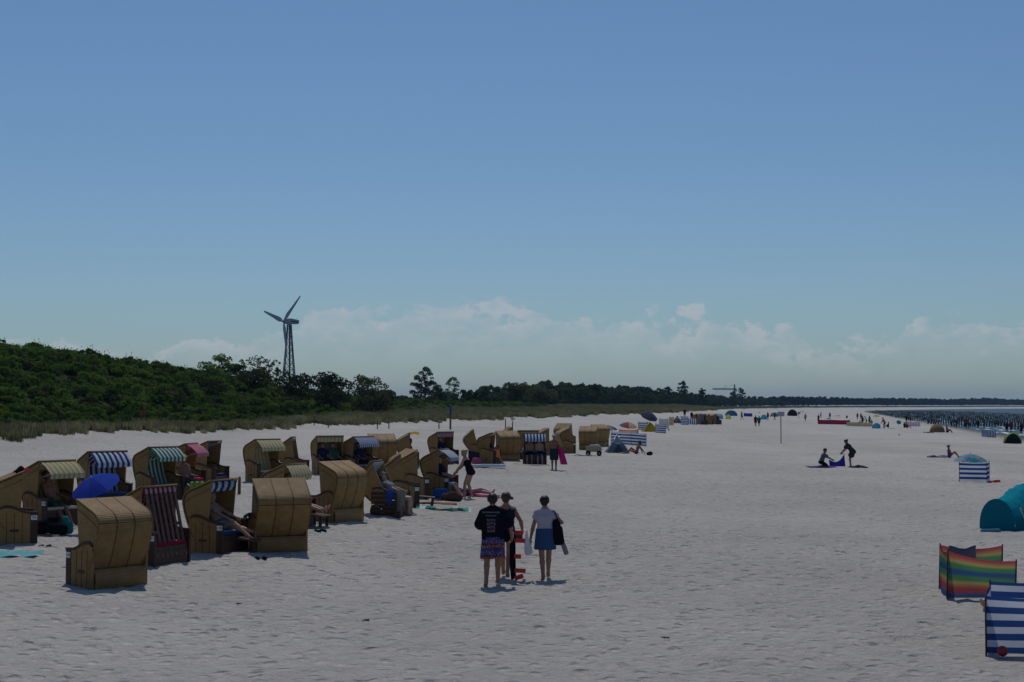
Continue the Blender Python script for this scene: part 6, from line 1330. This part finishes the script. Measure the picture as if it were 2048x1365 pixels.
# ------------------------------------------------------------------ groynes
gm = plain('wet_timber', (0.016, 0.016, 0.017), 0.6, 0.3, 2); rr = np.random.default_rng(9)
ts_ = [268, 300, 335, 372, 412, 455, 505, 560, 620, 690, 770, 860, 960, 1080]
gl = ['nearest groyne of dark posts, starting at the surf'] + ['%s groyne of dark posts counted out from the nearest one' % q for q in 'second third fourth fifth sixth seventh eighth ninth tenth eleventh twelfth thirteenth fourteenth'.split()]
for i, t in enumerate(ts_):
    m = MB(); s0 = 30 if i == 0 else 21 + rr.uniform(-1, 2); s1 = s0 + rr.uniform(52, 66)
    s = s0
    while s < s1:
        x, y = to_xy(np.array(s), np.array(t + rr.normal(0, 0.12))); top = SEA_Z + rr.uniform(0.55, 1.25) * (1 - 0.35 * (s - s0) / (s1 - s0)); w_ = rr.uniform(0.11, 0.16)
        zb = min(float(ground_z(x, y)), SEA_Z) - 0.6
        m.tube([(float(x), float(y), zb), (float(x) + rr.normal(0, 0.03), float(y), max(top, float(ground_z(x, y)) + 0.4))], w_, 6); s += rr.uniform(0.42, 0.62)
    root = empty('groyne', (0, 0, 0)); tag(root, gl[i], 'groyne', 'timber groynes in the sea')
    o = m.build('posts', gm, root); o['kind'] = 'stuff'

# ------------------------------------------------------------------ wind turbine and crane
TW = plain('turbine_white', (0.42, 0.44, 0.46), 0.45); LAT = plain('lattice_steel', (0.10, 0.11, 0.12), 0.5)
D_ = 700.0; xt, yt = at(578, D_); zt0 = 2.4; HUB = 3.5 + (812 - 643) * D_ / FPX
wt = empty('wind_turbine', (xt, yt, zt0)); tag(wt, 'wind turbine with three blades on a lattice tower behind the dune', 'wind turbine')
H = HUB - zt0 - 1.6; m = MB(); nseg = 13
def corner(q, sx, sy): w = 2.9 * (1 - q) ** 1.15 + 0.85; return Vector((sx * w, sy * w, H * q))
qs = [1 - (1 - k / nseg) ** 1.0 for k in range(nseg + 1)]
for sx in (-1, 1):
    for sy in (-1, 1):
        lg = MB()
        for k in range(nseg): lg.bar(corner(qs[k], sx, sy), corner(qs[k + 1], sx, sy), 0.34)
        lg.build('tower_leg', LAT, wt)
for k in range(nseg):
    br = MB(); c = [(-1, -1), (1, -1), (1, 1), (-1, 1)]
    for a_, b2 in zip(c, c[1:] + c[:1]):
        br.bar(corner(qs[k], *a_), corner(qs[k + 1], *b2), 0.16); br.bar(corner(qs[k], *b2), corner(qs[k + 1], *a_), 0.16); br.bar(corner(qs[k + 1], *a_), corner(qs[k + 1], *b2), 0.14)
    br.build('cross_brace', LAT, wt)
for z, s_ in ((0.40, -1), (0.46, -1), (0.52, 1)): MB().box((s_ * 2.5 * (1 - z) - 0.6, -1.5, H * z), (0.7, 0.5, 1.6)).build('antenna', LAT, wt)
MB().tube([(0.3, 0, H * 0.0), (0.2, 0, H)], 0.42, 8).build('cable_shaft', LAT, wt)
ax = Vector((-0.714, -0.70, 0.03)).normalized(); side = Vector((0, 0, 1)).cross(ax).normalized(); upv = ax.cross(side)
hubc = Vector((-2.2, -1.6, H + 1.6))
Mn = Matrix((side, ax, upv)).transposed()
nc = MB(); poly = [(-6.6, -0.9), (-6.9, 0.9), (-2, 1.45), (0.6, 1.1), (0.8, -0.9), (-2, -1.35)]
nc.add([Mn @ Vector((x, y, z)) + hubc - ax * 1.0 for x in (-1.15, 1.15) for y, z in poly], [(0, 1, 2, 3, 4, 5), (11, 10, 9, 8, 7, 6)] + [(i, i + 6, (i + 1) % 6 + 6, (i + 1) % 6) for i in range(6)]); nc.build('nacelle', TW, wt)
st_ = MB()
for sx in (-1.17, 1.17): st_.add([Mn @ Vector((sx, y, z)) + hubc - ax * 1.0 for y, z in ((-6.3, -0.35), (-2.2, -0.35), (-2.2, 0.3), (-6.3, 0.3))], [(0, 1, 2, 3)])
st_.build('nacelle_stripe', plain('turbine_dark', (0.05, 0.055, 0.06), 0.5), wt)
link('hub', sdf_mesh('hub', [(np.array(hubc - ax * 0.4), np.array(hubc + ax * 1.0), 1.0, 0.55, 0.2)], 0.14), wt, TW)
Lb = 16.8
for k in range(3):
    a = R(48.6 - 120 * k); dr = (upv * math.cos(a) + (-side if side.x < 0 else side) * math.sin(a)).normalized(); ch = ax.cross(dr).normalized(); bl_ = MB(); vs = []
    for q, w_, th in ((0.0, 0.55, 0.5), (0.10, 0.9, 0.45), (0.22, 1.45, 0.32), (0.5, 1.05, 0.2), (0.8, 0.72, 0.12), (0.97, 0.5, 0.07), (1.0, 0.3, 0.04)):
        c = hubc + ax * 0.3 + dr * Lb * q
        vs += [c + ch * w_ * 0.9, c + ax * th * 0.5, c - ch * w_ * 0.7, c - ax * th * 0.5]
    bl_.add(vs, [(i * 4 + j, i * 4 + (j + 1) % 4, (i + 1) * 4 + (j + 1) % 4, (i + 1) * 4 + j) for i in range(6) for j in range(4)] + [(24, 25, 26, 27)]); bl_.build('blade', TW, wt)
MB().tube([Mn @ Vector((0, -6.2, 0.9)) + hubc, Mn @ Vector((0, -7.4, 1.9)) + hubc], 0.08, 5).build('wind_vane', LAT, wt)
Dc = 1300.0; xc, yc = at(1469, Dc); CT = 3.5 + (812 - 779) * Dc / FPX
cr_ = empty('tower_crane', (xc, yc, 2.0)); tag(cr_, 'distant tower crane with its jib pointing left over the wood', 'crane'); CRM = plain('crane_paint', (0.11, 0.115, 0.12), 0.5)
def truss(a, b, w, nm, n):
    m = MB(); a = Vector(a); b = Vector(b); d_ = (b - a).normalized(); s1 = d_.orthogonal().normalized(); s2 = d_.cross(s1); cs_ = [(s1 * i + s2 * j) * w / 2 for i, j in ((-1, -1), (1, -1), (1, 1), (-1, 1))]
    for c in cs_: m.bar(a + c, b + c, 0.26)
    for k in range(n):
        p0, p1 = a.lerp(b, k / n), a.lerp(b, (k + 1) / n)
        for j in range(4): m.bar(p0 + cs_[j], p1 + cs_[(j + 1) % 4], 0.12)
    m.build(nm, CRM, cr_)
hT = CT - 2.0
truss((0, 0, 0), (0, 0, hT + 1.5), 1.3, 'mast', 10); truss((0, 0, hT), (-19.0, 1.5, hT + 0.3), 0.9, 'jib', 16); truss((0, 0, hT), (1.8, -0.1, hT), 0.9, 'counter_jib', 2); truss((0, 0, hT + 1.4), (0, 0, hT + 4.2), 0.6, 'tower_peak', 3)
MB().box((1.4, 0, hT - 1.2), (1.0, 1.0, 1.6)).build('counterweight', CRM, cr_); MB().box((-0.2, -0.9, hT - 0.9), (1.0, 1.1, 1.5)).build('cab', CRM, cr_)
MB().tube([(0, 0, hT + 4.1), (-11, 0.9, hT + 0.7)], 0.09, 4).build('tie_rope', CRM, cr_); MB().tube([(-15.5, 1.2, hT), (-15.5, 1.2, hT - 6)], 0.08, 4).build('hoist_rope', CRM, cr_); MB().tube([(-8, 0.6, hT + 0.6), (-8, 0.6, hT + 4.4)], 0.12, 4).build('jib_mast', CRM, cr_)
# ------------------------------------------------------------------ haze
hm, hnt, hout = new_mat('haze_air')
pv = N(hnt, 'ShaderNodeVolumePrincipled'); pv.inputs['Color'].default_value = (0.45, 0.68, 1.0, 1); pv.inputs['Density'].default_value = 0.00008; pv.inputs['Anisotropy'].default_value = 0.1
hnt.links.new(pv.outputs[0], hout.inputs['Volume'])
hz = MB(); hz.box((1200, 1900, 30.5), (11000, 13000, 83)); tag(hz.build('haze', hm), 'thin blue sea haze filling the air', 'haze', kind='stuff')
